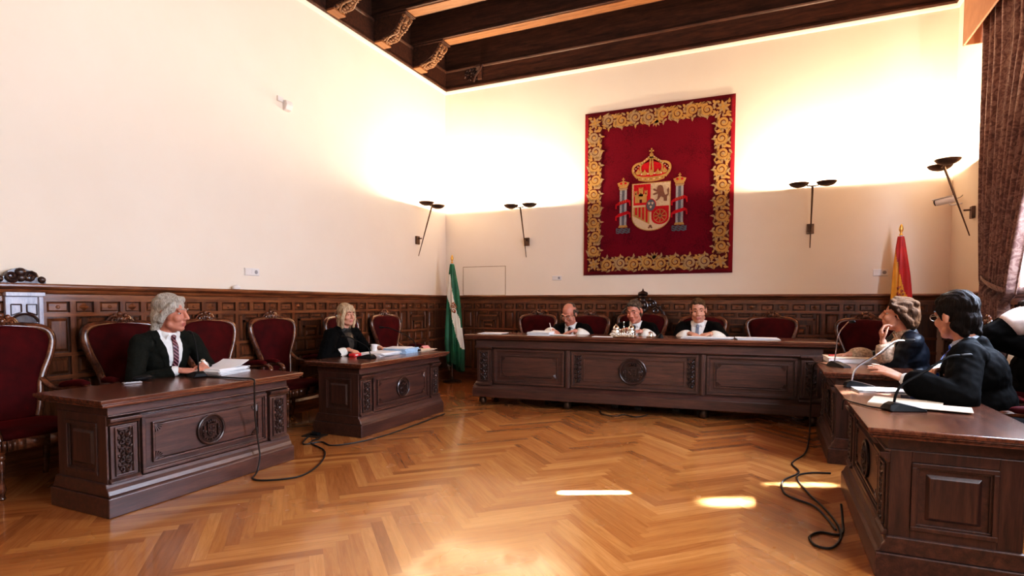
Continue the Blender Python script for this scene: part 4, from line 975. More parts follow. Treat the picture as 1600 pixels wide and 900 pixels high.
    lion = [(.10, -.125), (.055, -.12), (.05, -.07), (.01, -.045), (-.02, -.085), (-.055, -.115), (-.075, -.10), (-.045, -.085), (-.04, -.04), (-.035, .0), (-.10, -.02), (-.115, .0), (-.075, .02), (-.045, .025),
            (-.10, .055), (-.115, .08), (-.09, .085), (-.055, .06), (-.05, .09), (-.035, .125), (.0, .135), (.03, .12), (.045, .085), (.05, .04), (.06, .0), (.075, -.03), (.11, -.01), (.10, .05), (.12, .09), (.13, .06), (.125, -.02), (.10, -.06)]
    mb.poly([(lx+p[0]*1.0-.005, lz+p[1]*.95-.005) for p in lion], Yq, Yq-.004, 3)
    # pales
    px0, px1 = cx-w+.03, cx-.02; sw = (px1-px0)/9
    mb.poly([(px0, zm-.02), (px1, zm-.02), (px1, zb+.10), (px0, zb+.235)], y, Yq, 0)
    for k in range(4): a = px0+sw*(2*k+1); mb.poly([(a, zm-.025), (a+sw, zm-.025), (a+sw, zb+.245-.038*k), (a, zb+.255-.038*k)], y, Yq-.004, 1)
    # chains
    qx, qz, qr = cx+w*.48, (zm+zb)/2+.045, .13
    P = [(qx-qr, zm-.02), (qx+qr, zm-.02), (qx+qr, qz-.05)]+[(qx+qr*math.cos(q), qz-.05-qr*.75*math.sin(q)) for q in [k*PI/10 for k in range(1, 10)]]+[(qx-qr, qz-.05)]; mb.poly(P, y, Yq, 1)
    for k in range(8):
        a = k*PI/4
        for r_ in (.03, .052, .074, .096): mb.poly([(qx+math.cos(a)*r_+math.cos(q)*.011, qz-.02+math.sin(a)*r_+math.sin(q)*.011) for q in [j*PI/3 for j in range(6)]], y, Yq-.004, 0)
        for f in (.33, .66): b_ = a+f*PI/4; mb.poly([(qx+math.cos(b_)*.098+math.cos(q)*.010, qz-.02+math.sin(b_)*.098+math.sin(q)*.010) for q in [j*PI/3 for j in range(6)]], y, Yq-.004, 0)
    mb.poly([(qx+math.cos(q)*.018, qz-.02+math.sin(q)*.018) for q in [j*PI/4 for j in range(8)]], y, Yq-.005, 3)
    # oval escutcheon with three lilies, pomegranate at the tip
    ox, oz = cx-.0, zm+.0
    for rx, rz, mi, d in ((.080, .100, 1, .005), (.068, .087, 4, .007)): mb.poly([(ox+rx*math.cos(q), oz+rz*math.sin(q)) for q in [k*PI/14 for k in range(28)]], y, Yq-d, mi)
    for fx, fz in ((-.026, .028), (.026, .028), (0, -.028)):
        mb.poly([(ox+fx+a, oz+fz+c) for a, c in ((0, .026), (.008, .008), (.021, .012), (.015, -.004), (.006, -.006), (.010, -.02), (-.010, -.02), (-.006, -.006), (-.015, -.004), (-.021, .012), (-.008, .008))], y, Yq-.010, 2)
    for a, c, r_ in ((0, .07, .022), (-.02, .05, .014), (.02, .05, .014)): mb.poly([(cx-.005+a+r_*math.cos(q), zb+c+r_*math.sin(q)) for q in [k*PI/5 for k in range(10)]], y, Yq-.002, 3)
    mb.obj('shield', mats, t)
    # royal crown
    mb = MB(); y = Y0-.004; zc = Z(.437)
    red = [(-.20, .02), (-.24, .12), (-.20, .20), (-.10, .25), (0, .28), (.10, .25), (.20, .20), (.24, .12), (.20, .02)]; mb.poly([(cx+p[0], zc+p[1]) for p in red], y+.003, y, 1)
    arc = lambda P, w_: ribbon2(mb, P, w_)
    def ribbon2(mb, P, w_, mi=0, y_=None):
        pts = cat_rom([(cx+p[0], y-.003, zc+p[1]) for p in P], 5); n = len(pts); L = []; Rr = []
        for i, p in enumerate(pts):
            q = pts[min(i+1, n-1)]-pts[max(i-1, 0)]; q.normalize(); nn = V(-q.z, 0, q.x)
            L.append(mb.vert(p+nn*w_)); Rr.append(mb.vert(p-nn*w_))
        for i in range(n-1): mb.face((L[i], Rr[i], Rr[i+1], L[i+1]), mi)
    for g in (-1, 1):
        ribbon2(mb, [(g*.21, .03), (g*.275, .12), (g*.275, .20), (g*.22, .245), (g*.14, .26), (g*.05, .32), (0, .345)], .018)
        ribbon2(mb, [(g*.12, .07), (g*.165, .15), (g*.16, .22), (g*.12, .262)], .014); ribbon2(mb, [(g*.015, .345), (g*.02, .22), (g*.03, .08)], .012)
        for k in range(8): q = k/7; mb.poly([(cx+g*(.275-.02*abs(q-.5))*(1-q*.85)+.010*math.cos(a), zc+.15+.19*q+.010*math.sin(a)) for a in [j*PI/3 for j in range(6)]], y, y-.006, 2)
    band = [(-.215, .055), (-.12, .03), (0, .022), (.12, .03), (.215, .055), (.195, -.02), (.10, -.045), (0, -.052), (-.10, -.045), (-.195, -.02)]; mb.poly([(cx+p[0], zc+p[1]+.015) for p in band], y, y-.005, 0)
    for k in range(9): x_ = (k-4)*.043; mb.poly([(cx+x_+.012*math.cos(a), zc+.003+.0009*(k-4)**2*1.2+.010*math.sin(a)) for a in [j*PI/3 for j in range(6)]], y, y-.008, (3, 2)[k % 2])
    for k in range(5):
        x_ = (k-2)*.10; zz = zc+.06+.006*(k-2)**2
        mb.poly([(cx+x_+a, zz+c) for a, c in ((-.02, 0), (-.045, .035), (-.02, .05), (0, .09), (.02, .05), (.045, .035), (.02, 0))], y, y-.007, 0)
    for k in range(4): x_ = (k-1.5)*.10; mb.poly([(cx+x_+.014*math.cos(a), zc+.085+.014*math.sin(a)) for a in [j*PI/3 for j in range(6)]], y, y-.007, 2)
    zz = zc+.35; mb.poly([(cx+.03*math.cos(a), zz+.02+.03*math.sin(a)) for a in [j*PI/6 for j in range(12)]], y, y-.007, 0)
    mb.box(cx-.010, cx+.010, y-.007, y, zz+.04, zz+.12, 0); mb.box(cx-.035, cx+.035, y-.007, y, zz+.07, zz+.09, 0); mb.obj('crown', [T_GOLD, T_BRIGHT, T_CREAM, T_BRN], t)
    # pillars with ribbons
    for g, fx in ((-1, .281), (1, .661)):
        px = X(fx); mb = MB(); zt_, zb_ = Z(.478), Z(.715); y = Y0-.004
        mb.box(px-.055, px+.055, y-.002, y+.003, zb_+.03, zt_-.02, 0); mb.box(px-.02, px+.02, y-.003, y, zb_+.03, zt_-.02, 5)
        mb.poly([(px-.055, zt_-.03), (px-.07, zt_), (px+.07, zt_), (px+.055, zt_-.03)], y, y-.005, 4); mb.poly([(px-.075, zb_), (px+.075, zb_), (px+.06, zb_+.035), (px-.06, zb_+.035)], y, y-.005, 1)
        mb.box(px-.065, px+.065, y-.006, y, zt_+.005, zt_+.032, 1)                               # small crown
        for k in range(3): c = px+(k-1)*.045; mb.poly([(c+.027*math.cos(a), zt_+.055+.027*math.sin(a)) for a in [j*PI/4 for j in range(8)]], y, y-.005, 1)
        mb.poly([(px-.075, zt_+.03), (px-.095, zt_+.085), (px-.04, zt_+.10), (px, zt_+.12), (px+.04, zt_+.10), (px+.095, zt_+.085), (px+.075, zt_+.03)], y, y-.003, 1)
        for k in (-1, 1): mb.poly([(px+k*.035+.020*math.cos(a), zt_+.075+.017*math.sin(a)) for a in [j*PI/4 for j in range(8)]], y, y-.006, 2)
        mb.box(px-.007, px+.007, y-.004, y, zt_+.11, zt_+.165, 1); mb.box(px-.022, px+.022, y-.004, y, zt_+.132, zt_+.146, 1)
        for k in range(3):                                                                     # waves
            P = [(px-.11+.22*i/12, zb_-.012-.028*k+.008*math.sin(i*1.6+k)) for i in range(13)]; mb.poly(P+[(p[0], p[1]-.022) for p in P[::-1]], y, y-.004-.001*k, 3)
        h_ = zt_-zb_
        for q, f in enumerate((.63, .33)):
            a = zb_+h_*f; mb.poly([(px-.075, a-.035), (px+.075, a+.005), (px+.075, a+.055), (px-.075, a+.015)], y, y-.007, 2)
            e = g*(1 if q == 0 else 1); mb.poly([(px-.075, a+.012), (px-.12, a-.02), (px-.125, a-.085), (px-.10, a-.09), (px-.10, a-.04), (px-.075, a-.035)], y, y-.006, 2)
            mb.poly([(px+.075, a+.05), (px+.115, a+.03), (px+.12, a-.05), (px+.10, a-.055), (px+.09, a+.0), (px+.075, a+.008)], y, y-.006, 2)
            for k, L_ in enumerate((('PLVS', 'VLTRA')[0] if g < 0 else 'VLTRA')[:4]) if q == 0 else ():
                mb.box(px-.055+.03*k, px-.048+.03*k, y-.009, y, a-.012+.008*k, a+.018+.008*k, 1)
        mb.obj('pillar', [T_GREY, T_GOLD, T_BRIGHT, T_BLUE, T_TAN, T_BLUE], t)
tapestry()

# ------------------------------------------------------------------ flags on poles
def flag(label, loc, H, colour, mats, emb, zlo, wid, turn):
    t = thing('flag_on_pole', label, 'flag', loc, turn)
    MB().tube([(0, 0, .02), (0, 0, H-.14)], .012, 8).obj('pole', CHROME, t, 60)
    MB().lathe([(.16, 0), (.16, .015), (.05, .03), (.02, .06), (.014, .10)], (0, 0, 0), 20).obj('base', BRONZE, t, 50)
    MB().lathe([(.012, -.15), (.024, -.14), (.012, -.12), (.010, -.11), (.022, -.085), (.026, -.06), (.016, -.02), (.002, .0)], (0, 0, H), 12).obj('finial', GOLD, t, 50)
    mb = MB(); nz, na = 60, 90; zt = H-.16; rows = []
    def prof(f, a):
        r = .035+wid*(min(1, f*1.25)**.75)*(1 if f < .75 else 1-.25*(f-.75)*4*.6)
        fold = 1+.20*math.sin(a*7+f*2)*min(1, f*4)+.10*math.sin(a*13-f*3)*min(1, f*4)
        return r*fold
    for i in range(nz+1):
        f = i/nz; row = []
        for j in range(na):
            a = 2*PI*j/na; r = prof(f, a); zz = zt-(zt-zlo)*f-(.10*math.sin(a*1.0+1)*f*f if f > .5 else 0)
            row.append(mb.vert((math.cos(a)*r*1.0+.05*f, math.sin(a)*r*.75-.02, zz)))
        rows.append(row)
    for i in range(nz):
        for j in range(na):
            f = (i+.5)/nz; a = 2*PI*(j+.5)/na; x = math.cos(a)
            mb.face((rows[i][j], rows[i][(j+1) % na], rows[i+1][(j+1) % na], rows[i+1][j]), colour(x, f, math.sin(a) < 0))
    cl = mb.obj('cloth', mats, t, 180)
    # woven arms on the cloth
    mb = MB(); rnd = random.Random(2); fx, ff, er = emb
    for k in range(46):
        a = math.asin(max(-1, min(1, fx))) ; f = ff+rnd.uniform(-1, 1)*er*1.0; th = -PI/2+fx*1.2+rnd.uniform(-1, 1)*.42*math.sqrt(max(0, 1-((f-ff)/er)**2))
        r = prof(f, th)+.004; mb.ell((math.cos(th)*r+.05*f, math.sin(th)*r*.75-.02, zt-(zt-zlo)*f), (rnd.uniform(.006, .014), .004, rnd.uniform(.008, .018)), Matrix.Rotation(rnd.uniform(0, 3), 3, 'Y'), 7, 5, 0 if rnd.random() < .7 else 1)
    mb.obj('flag_emblem', [F_EMB, F_EMBR] if er < .055 else [F_EMBR, F_EMB], cl, 60)
def col_g(x, f, front):
    if f < .10: return 0
    c = -1.35+3.1*(f-.05)              # white band slides from left to right on the way down
    return 1 if (c-.35 if f > .2 else c-.2) < x < c+.62 and f < .80 else (0)
flag('green and white flag with a gold emblem hanging on a pole in the left corner', (.39, -.44, 0), 2.19, col_g, [F_GREEN, F_WHITE], (.12, .42, .05), .26, .115, R(28))
def col_s(x, f, front):
    c = .9-2.9*(f-.02)
    if x > c+.35 and f < .42: return 0
    return 1 if f < .8 else 0
flag('red and yellow flag with a red emblem hanging on a pole in the right corner', (6.87, -.30, 0), 2.38, lambda x, f, fr: (0 if x > -1.1+5.2*max(0, f-.06) and f < .42 else (1 if f < .85 else 0)), [F_RED, F_YELLOW], (-.05, .40, .07), .30, .105, R(-10))

# ------------------------------------------------------------------ uplighters, sensors, sockets
LAMPS = []
def sconce(label, T, x, lean=.27):
    t = thing('wall_uplighter', label, 'wall lamp', (0, 0, 0), 0, 'twin-bowl uplighters'); t.matrix_world = T @ Matrix.Translation((x, 0, 0))
    MB().box(-.045, .045, -.035, 0, 2.335, 2.47).obj('wall_box', BRONZE, t, bev=.005)
    mb = MB(); mb.tube([(0, -.03, 2.43), (0, -.10, 2.43)], .010, 8); mb.obj('arm', BRONZE, t, 60)
    mb = MB(); mb.tube([(0, -.035, 2.14), (0, -.30, 2.95)], [.006, .014], 8); mb.tube([(-.07, -.30, 2.945), (0, -.302, 2.935), (.07, -.30, 2.945)], .010, 8); mb.obj('rod', BRONZE, t, 60)
    for g in (-1, 1):
        mb = MB(); pr = [(.0, 2.925), (.04, 2.928), (.075, 2.938), (.105, 2.955), (.125, 2.978), (.128, 2.985), (.124, 2.985), (.10, 2.965), (.07, 2.950), (.03, 2.940), (0, 2.938)]
        mb.lathe(pr, (g*.165, -.30, 0), 28, None, False); bl = mb.obj('bowl', BRONZE, t, 60)
        MB().cap((g*.165-.03, -.30, 2.956), (g*.165+.03, -.30, 2.956), .007).obj('bulb', BULB, bl, 60)
        LAMPS.append(t.matrix_world @ V(g*.165, -.30, 2.980))
    return t
sconce('twin-bowl bronze uplighter on the left wall near the corner', TL, -.93)
sconce('twin-bowl bronze uplighter on the back wall above the jib door, left of the tapestry', TB, 1.60)
sconce('twin-bowl bronze uplighter on the back wall, right of the tapestry', TB, 5.86)
sconce('twin-bowl bronze uplighter on the right wall beside the curtain', TR, .90)
sconce('added twin-bowl bronze uplighter, out of view between the two right wall windows', TR, 5.12)  # unseen extra sconce, added to brighten the upper left wall and ceiling
def socket(label, T, x, z, w=.20, h=.085):
    t = thing('wall_socket_plate', label, 'socket', (0, 0, 0)); t.matrix_world = T @ Matrix.Translation((x, 0, z))
    mb = MB(); mb.frustum(-w/2, w/2, -h/2, h/2, 0, -.018, .004); mb.box(-w/2, w/2, -.004, 0, -h/2, h/2); mb.obj('plate', WHITEP, t)
    mb = MB(); mb.poly([(w*.26+math.cos(a)*h*.26, math.sin(a)*h*.26) for a in [k*PI/10 for k in range(20)]], -.017, -.0195); mb.obj('socket_hole', GREYP, t)
    mb = MB(); mb.frame(-w*.44, -w*.02, -h*.36, h*.36, -.018, -.0205, .006); mb.obj('switch_frame', WHITEP, t)
socket('white socket plate on the left wall above the wainscot', TL, -4.265, 1.705)
socket('small white socket plate on the back wall left of the tapestry', TB, 2.14, 1.785, .16, .075)
socket('white socket plate on the back wall beside the red and yellow flag', TB, 6.705, 1.785, .17, .09)
t = thing('motion_sensor', 'small white motion sensor high on the left wall', 'sensor', (0, -3.72, 3.72), R(90))
MB().extrude([(0, -.06), (-.05, -.045), (-.075, .01), (-.06, .06), (0, .065)], -.05, .05).obj('housing', WHITEP, t, bev=.01)
MB().box(-.14, -.06, -.025, 0, .03, .09).obj('junction_box', WHITEP, t, bev=.005)
t = thing('small_sensor_knob', 'small round white knob standing on the left wainscot cornice', 'sensor', (.06, -4.52, 1.50))
MB().lathe([(.035, 0), (.042, .012), (.040, .03), (.02, .045), (.004, .05)], (0, 0, 0), 16).obj('cap', WHITEP, t, 60)
t = thing('security_camera', 'white bullet security camera on a bracket on the right wall', 'camera', (7.33, -.40, 2.63), R(-28)); t.scale = (.8, .8, .8)
mb = MB(); mb.T = Matrix.Rotation(R(-8), 4, 'Y'); mb.tube([(-.17, 0, 0), (-.16, 0, 0), (.06, 0, .0), (.08, 0, 0)], [.040, .050, .050, .035], 16); mb.box(-.20, .06, -.052, .052, .045, .056); mb.obj('housing', WHITEP, t, 50)
mb = MB(); mb.T = Matrix.Rotation(R(-8), 4, 'Y'); mb.lathe([(.042, 0), (.042, .014), (.03, .018)], (0, 0, 0), 16); o = mb.obj('lens', BLACKP, t, 50); o.rotation_euler = (0, R(-98), 0); o.location = (-.168, 0, -.024)
mb = MB(); mb.tube(cat_rom([(.0, 0, -.04), (.03, 0, -.075), (.12, .03, -.07), (.26, .10, -.03)], 5), .012, 8); mb.obj('bracket', WHITEP, t, 60)
mb = MB(); mb.tube(cat_rom([(.08, 0, .01), (.14, .02, .03), (.20, .05, .11), (.25, .09, .15), (.27, .12, .08), (.26, .11, 0)], 5), .006, 6); mb.obj('cable', GREYP, t, 60)

# ------------------------------------------------------------------ curtain and pelmet
mb = MB(); px = XR-.36
t = thing('curtain_pelmet', 'peach fabric curtain pelmet box high on the right wall', 'pelmet', (0, 0, 0))
mb.box(px, px+.02, -4.75, -1.72, 3.97, 4.85); mb.box(px, XR, -1.74, -1.72, 3.97, 4.85); mb.box(px, XR, -4.75, -4.73, 3.97, 4.85); mb.box(px, XR, -4.75, -1.72, 4.83, 4.85); mb.obj('pelmet_board', PELM, t, bev=.004)
def curtain():
    t = thing('damask_curtain', 'mauve damask curtain gathered to one side of the right wall window', 'curtain', (0, 0, 0))
    mb = MB(); NZ, NY = 60, 150; rows = []
    for i in range(NZ+1):
        z = 4.75-(4.75-1.62)*i/NZ
        f = i/NZ; a = -1.86-.22*f**2; zz = max(0, min(1, (z-1.62)/(3.6-1.62))); c = -2.85-1.0*zz**1.2
        row = []
        for j in range(NY+1):
            u = j/NY; y = a+(c-a)*u; amp = .055*(1-.45*f)
            x = 7.24+amp*math.sin(u*2*PI*11+1.2*math.sin(u*9))+.02*math.sin(u*2*PI*23+f*3)
            row.append(mb.vert((x, y, z-.18*u*f*f)))
        rows.append(row)
    # skirt below the tie-back
    for i in range(1, 26):
        f = i/25; row = []
        for j in range(NY+1):
            u = j/NY; y = -2.08-(.55+.28*f)*u+.06*f; x = 7.25+(.045+.02*f)*math.sin(u*2*PI*9+1)-.03*f
            row.append(mb.vert((x, y, 1.62-.18*u*(1-f)-1.55*f)))
        rows.append(row)
    for i in range(len(rows)-1):
        for j in range(NY): mb.face((rows[i][j], rows[i][j+1], rows[i+1][j+1], rows[i+1][j]))
    o = mb.obj('drape', CURT, t, 180); md = o.modifiers.new('thick', 'SOLIDIFY'); md.thickness = .006
    mb = MB(); mb.tube(cat_rom([(7.40, -2.16, 1.64), (7.24, -2.13, 1.63), (7.20, -2.30, 1.57), (7.20, -2.62, 1.50), (7.25, -2.82, 1.47), (7.42, -2.86, 1.50)], 6), .028, 8, flat=(.5, 1.3)); mb.obj('tie_back', CURT, t, 60)
    MB().lathe([(.012, 0), (.05, .02), (.055, .05), (.03, .09), (.01, .1)], (7.38, -2.9, 1.51), 12).obj('tassel_knob', BLACKP, t, 60)
curtain()

# ------------------------------------------------------------------ papers, microphones, small things on the desks
ZT, ZF = .7555, .7895
def sheets(label, loc, rz, n=6, w=.25, d=.34, th=.006, mat=PAPER, jit=.02, curl=0, name='paper_stack', cat='papers', group=None, clip=False):
    t = MB(); rnd = random.Random(label)
    for i in range(n):
        a = rnd.uniform(-1, 1)*jit*3; t.T = Matrix.Translation((rnd.uniform(-1, 1)*jit, rnd.uniform(-1, 1)*jit, i*th)) @ Matrix.Rotation(a if i else 0, 4, 'Z')
        if curl and i == n-1:
            pr = [(-d/2+d*k/10, .0+curl*(max(0, k-4)/6)**2) for k in range(11)]; t.extrude(pr+[(p[0], p[1]+.003) for p in pr[::-1]], -w/2, w/2)
        else: t.box(-w/2, w/2, -d/2, d/2, 0, th*.9)
    o = t.obj(name, mat, None); o.location = loc; o.rotation_euler = (0, 0, rz); return tag(o, label, cat, group)
def mic(label, loc, aim, neck=CHROME, bl=.19, bend=.5, s=1.0):
    """conference microphone: wedge foot, gooseneck, capsule. aim = world position of the capsule"""
    d = Vector(aim)-Vector(loc); rz = math.atan2(d.y, d.x); dist = V(d.x, d.y, 0).length
    t = thing('desk_microphone', label, 'microphone', loc, rz, 'gooseneck microphones')
    mb = MB(); prof = [(-.03, 0), (-.045, .008), (-.035, .035), (-.01, .048), (.02, .046), (bl-.05, .018), (bl-.03, .006), (bl-.03, 0)]
    n = len(prof); L = []; Rr = []
    for x, z in prof: w_ = .055*(1-.35*max(0, x)/bl)*(1 if z < .02 else .62); L.append(mb.vert((x, -w_, z))); Rr.append(mb.vert((x, w_, z)))
    for k in range(n): mb.face((L[k], L[(k+1) % n], Rr[(k+1) % n], Rr[k]))
    mb.face(L[::-1]); mb.face(Rr); o = mb.obj('foot', BLACKP, t, None, .005); o.rotation_euler = (0, 0, PI if neck == 'back' else 0)
    h = d.z; P = cat_rom([(0, 0, .03), (dist*.10, 0, .05+h*.28), (dist*(.55-bend*.35), 0, h*.72), (dist*.80, 0, h*.97), (dist, 0, h)], 6)
    MB().tube(P, .0058*s, 8).obj('gooseneck', neck if neck != 'back' else BLACKP, t, 60)
    e = (P[-1]-P[-2]).normalized(); MB().cap(P[-1], P[-1]+e*.045, .011, .013).obj('capsule', BLACKP, t, 60)
    return t
sheets('thick stack of white papers under the hands of the grey-haired man', (1.13, -5.58, ZT), R(12), 9, .27, .36, .006, curl=.05)
mic('black gooseneck microphone in front of the grey-haired man', (1.22, -5.86, ZT), (1.10, -5.83, 1.11), BLACKP)
t = thing('spectacle_case', 'dark spectacle case lying beside the elbow of the grey-haired man', 'case', (1.05, -6.20, ZT), R(100))
mb = MB(); mb.ell((0, 0, .024), (.085, .036, .024), None, 16, 8); mb.obj('case_shell', BLACKP, t, 60)
t = thing('mobile_phone', 'small silver phone lying next to the spectacle case on the near left desk', 'phone', (1.10, -6.31, ZT), R(70))
MB().box(-.06, .06, -.03, .03, 0, .012).obj('phone_body', GREYP, t, bev=.005); MB().box(-.045, .045, -.024, .024, .012, .0135).obj('screen', CHROME, t)
# woman's desk
sheets('open white papers lying in front of the blonde woman', (1.25, -3.52, ZT), R(4), 5, .30, .50, .007)
sheets('thick pale blue file with white papers beside the left hand of the blonde woman', (1.28, -3.18, ZT), R(6), 7, .30, .36, .008, BLUEP, .012)
sheets('white paper lying across the pale blue file', (1.26, -3.22, ZT+.056), R(14), 2, .26, .32, .004)
sheets('cream papers at the far end of the second left desk', (1.30, -2.83, ZT), R(-6), 3, .24, .36, .006, PAPERC)
o = MB().poly([(-.10, 0), (-.02, .035), (.05, .012), (.09, .05), (.10, .0)], .06, -.06).obj('folded_card', PINKP) if False else None
t = thing('folded_pink_card', 'folded pink card at the far end of the second left desk', 'card', (1.28, -2.66, ZT), R(80))
mb = MB(); mb.extrude([(-.06, 0), (0, .05), (.06, 0), (.055, 0), (0, .044), (-.055, 0)], -.06, .06); mb.obj('card', PINKP, t)
mic('black gooseneck microphone at the near corner of the second left desk', (1.44, -3.98, ZT), (1.10, -3.98, .98), BLACKP)
mic('black gooseneck microphone at the far end of the second left desk', (1.38, -3.0, ZT), (.95, -3.10, 1.05), BLACKP)
t = thing('red_phone', 'small bright red phone under the right hand of the blonde woman', 'phone', (1.13, -3.86, ZT), R(95))
MB().box(-.07, .07, -.04, .04, 0, .038).obj('phone_body', REDP, t, bev=.01); MB().box(-.05, .0, -.041, .0, .012, .026).obj('pale_label', WHITEP, t)
t = thing('plastic_cup', 'clear plastic cup standing in front of the blonde woman', 'cup', (1.13, -3.52, ZT))
CUP = plain('clear_cup_plastic', (.72, .70, .70), .15)
MB().lathe([(.028, 0), (.038, .11), (.040, .115), (.036, .11), (.026, .006)], (0, 0, 0), 18).obj('cup_wall', CUP, t, 60)
# bench
def bpt(u, v, z=BH): p = BENCH_C+Matrix.Rotation(BENCH_R, 3, 'Z') @ V(u, v, 0); return (p.x, p.y, z+.0005)
sheets('single white sheet lying at the left end of the long bench', bpt(-1.92, .25), R(8), 2, .34, .24, .006)
sheets('stack of white papers on the bench beside the writing judge', bpt(-1.20, .12), R(4), 6, .30, .24, .008, jit=.012, curl=.012)
sheets('sheet on which the balding judge writes', bpt(-.93, .17), R(-4), 2, .26, .20, .004)
sheets('flat white sheet on the bench left of the silver inkstand', bpt(-.38, .06), R(3), 1, .26, .16, .004)
sheets('white papers under the hands of the judge with the pale grey tie', bpt(.86, .22), R(2), 3, .56, .24, .006)
sheets('loose white papers spread on the bench beside the judge with the pale grey tie', bpt(1.42, .22), R(6), 3, .46, .24, .007, jit=.02)
t = thing('silver_inkstand', 'ornate silver inkstand with two domed pots on the middle of the bench', 'inkstand', bpt(-.13, .12), BENCH_R); t.scale = (.85, .85, .85)
MB().lathe([(.19, 0), (.20, .008), (.19, .018), (.05, .022)], (0, 0, 0), 28).obj('tray', SILVER, t, 50)
for x in (-.11, .11):
    o = MB().lathe([(.05, .018), (.066, .03), (.072, .06), (.066, .09), (.045, .10), (.05, .108), (.048, .13), (.034, .155), (.014, .168), (.016, .178), (.004, .19)], (x, 0, 0), 18).obj('inkpot', SILVER, t, 50)
MB().lathe([(.03, .02), (.036, .05), (.02, .075), (.014, .09), (.028, .10), (.006, .13), (.005, .19), (.011, .205), (.004, .225)], (0, .02, 0), 14).obj('bell', SILVER, t, 50)
mb = MB(); scroll_carving(mb, -.17, .17, .01, .06, -.12, .02, False); mb.obj('pierced_gallery', SILVER, t, 50)
pp = bpt(-1.11, .42); t = thing('writing_pen', 'pale pen in the right hand of the balding judge', 'pen', (2.675, -1.655, .965)); MB().tube([(0, 0, -.015), (-.035, -.01, .13)], [.003, .007], 8).obj('barrel', WHITEP, t, 60)
t = thing('small_tray_of_seals', 'small dark metal stand next to the silver inkstand on the bench', 'stand', bpt(.20, .10), BENCH_R)
MB().lathe([(.05, 0), (.055, .01), (.03, .018), (.028, .04), (.02, .05), (.03, .06), (.004, .075)], (0, 0, 0), 14).obj('knob_stand', SILVER, t, 50); MB().lathe([(.035, 0), (.03, .03), (.01, .05)], (.12, .01, 0), 12).obj('stamp', BLACKP, t, 50)
# right desks
def bx_stack(label, loc, rz, specs, name='document_binder', cat='binder'):
    t = thing(name, label, cat, loc, rz); z = 0
    for nm, w, d, h, m_ in specs: MB().box(-w/2, w/2, -d/2, d/2, z, z+h).obj(nm, m_, t, bev=.003); z += h
bx_stack('thick white file of documents under the hand of the woman with short brown hair', (6.12, -2.46, ZF), R(4), (('pages', .44, .34, .045, PAPER), ('cover', .46, .36, .006, PAPERC)))
t = thing('red_pen', 'red pen lying under the fingers of the woman with short brown hair', 'pen', (5.99, -2.44, ZF+.052), R(20)); MB().tube([(-.07, 0, .008), (.07, 0, .008)], .007, 8).obj('barrel', REDP, t, 60)
mic('silver gooseneck microphone standing upright on the far right desk', (5.93, -2.98, ZF), (6.03, -3.12, 1.20), CHROME, bend=.9)
mic('silver gooseneck microphone at the far end of the near right desk, bent towards the woman', (5.93, -4.20, ZT), (6.26, -4.16, 1.10), CHROME, s=1.25, bend=.1)
mic('black gooseneck microphone nearest to the camera, on the near right desk', (6.03, -5.16, ZT), (6.36, -5.05, 1.07), BLACKP, s=1.2, bend=.2)
sheets('large cream folder lying open on the near right desk', (6.14, -4.86, ZT), R(-14), 2, .36, .30, .005, PAPERC, .004, name='cream_folder', cat='folder')
sheets('cream sheet half under the large folder on the near right desk', (6.26, -5.0, ZT+.0105), R(-12), 1, .34, .20, .003, PAPERC, name='cream_folder', cat='folder')
sheets('sunlit white paper in front of the hands of the man with glasses', (6.09, -4.36, ZT), R(10), 3, .30, .18, .006)
t = thing('black_notebook', 'small dark blue notebook beside the sunlit paper on the near right desk', 'notebook', (6.27, -4.62, ZT), R(20)); NB = plain('navy_leather', (.02, .025, .07), .5)
MB().box(-.10, .10, -.05, .05, 0, .022).obj('cover', NB, t, bev=.004); MB().box(-.095, .102, -.045, .045, .004, .018).obj('pages', PAPER, t)

# ------------------------------------------------------------------ cables
def cable(label, pts, r=.007, n=6):
    o = MB().tube(cat_rom(pts, n), r, 6).obj('floor_cable', CABLE, None, 60); return tag(o, label, 'cable', 'black cables')
f = .008
cable('thin black cable hanging down the front of the near left desk and over the floor', [(1.25, -5.82, ZT+.006), (1.60, -5.80, ZT+.008), (1.755, -5.80, ZT+.006), (1.765, -5.80, .70), (1.70, -5.74, .45), (1.69, -5.70, .20), (1.70, -5.70, .12), (1.72, -5.75, .02), (1.80, -5.86, f), (1.94, -5.84, f), (2.08, -5.65, f), (1.96, -5.31, f), (1.70, -4.98, f), (1.36, -4.80, f), (1.30, -4.60, f), (1.02, -4.42, f)])
cable('black cable on the floor running along the front of the second left desk', [(1.10, -4.48, f), (1.22, -4.72, f), (1.36, -4.88, f), (1.44, -4.74, f), (1.63, -4.80, f), (1.77, -4.59, f), (1.83, -4.22, f), (1.82, -3.72, f), (1.80, -3.30, f), (1.78, -3.0, f)])
cable('black cable lying under the long bench', [(3.45, -2.0, f), (3.55, -2.22, f), (3.72, -2.25, f), (3.78, -2.12, f), (3.95, -2.2, f), (4.05, -2.0, f)])
cable('black cable hanging from the far right desk to a tangle on the floor', [(5.88, -2.98, ZF+.006), (5.795, -2.80, ZF+.006), (5.78, -2.62, .70), (5.775, -2.50, .35), (5.775, -2.45, .06), (5.76, -2.60, f), (5.70, -3.20, f), (5.58, -3.62, f), (5.62, -3.90, f), (5.50, -4.20, f), (5.50, -4.50, f), (5.58, -4.62, f), (5.68, -4.72, f), (5.74, -4.95, f), (5.77, -5.12, f)])
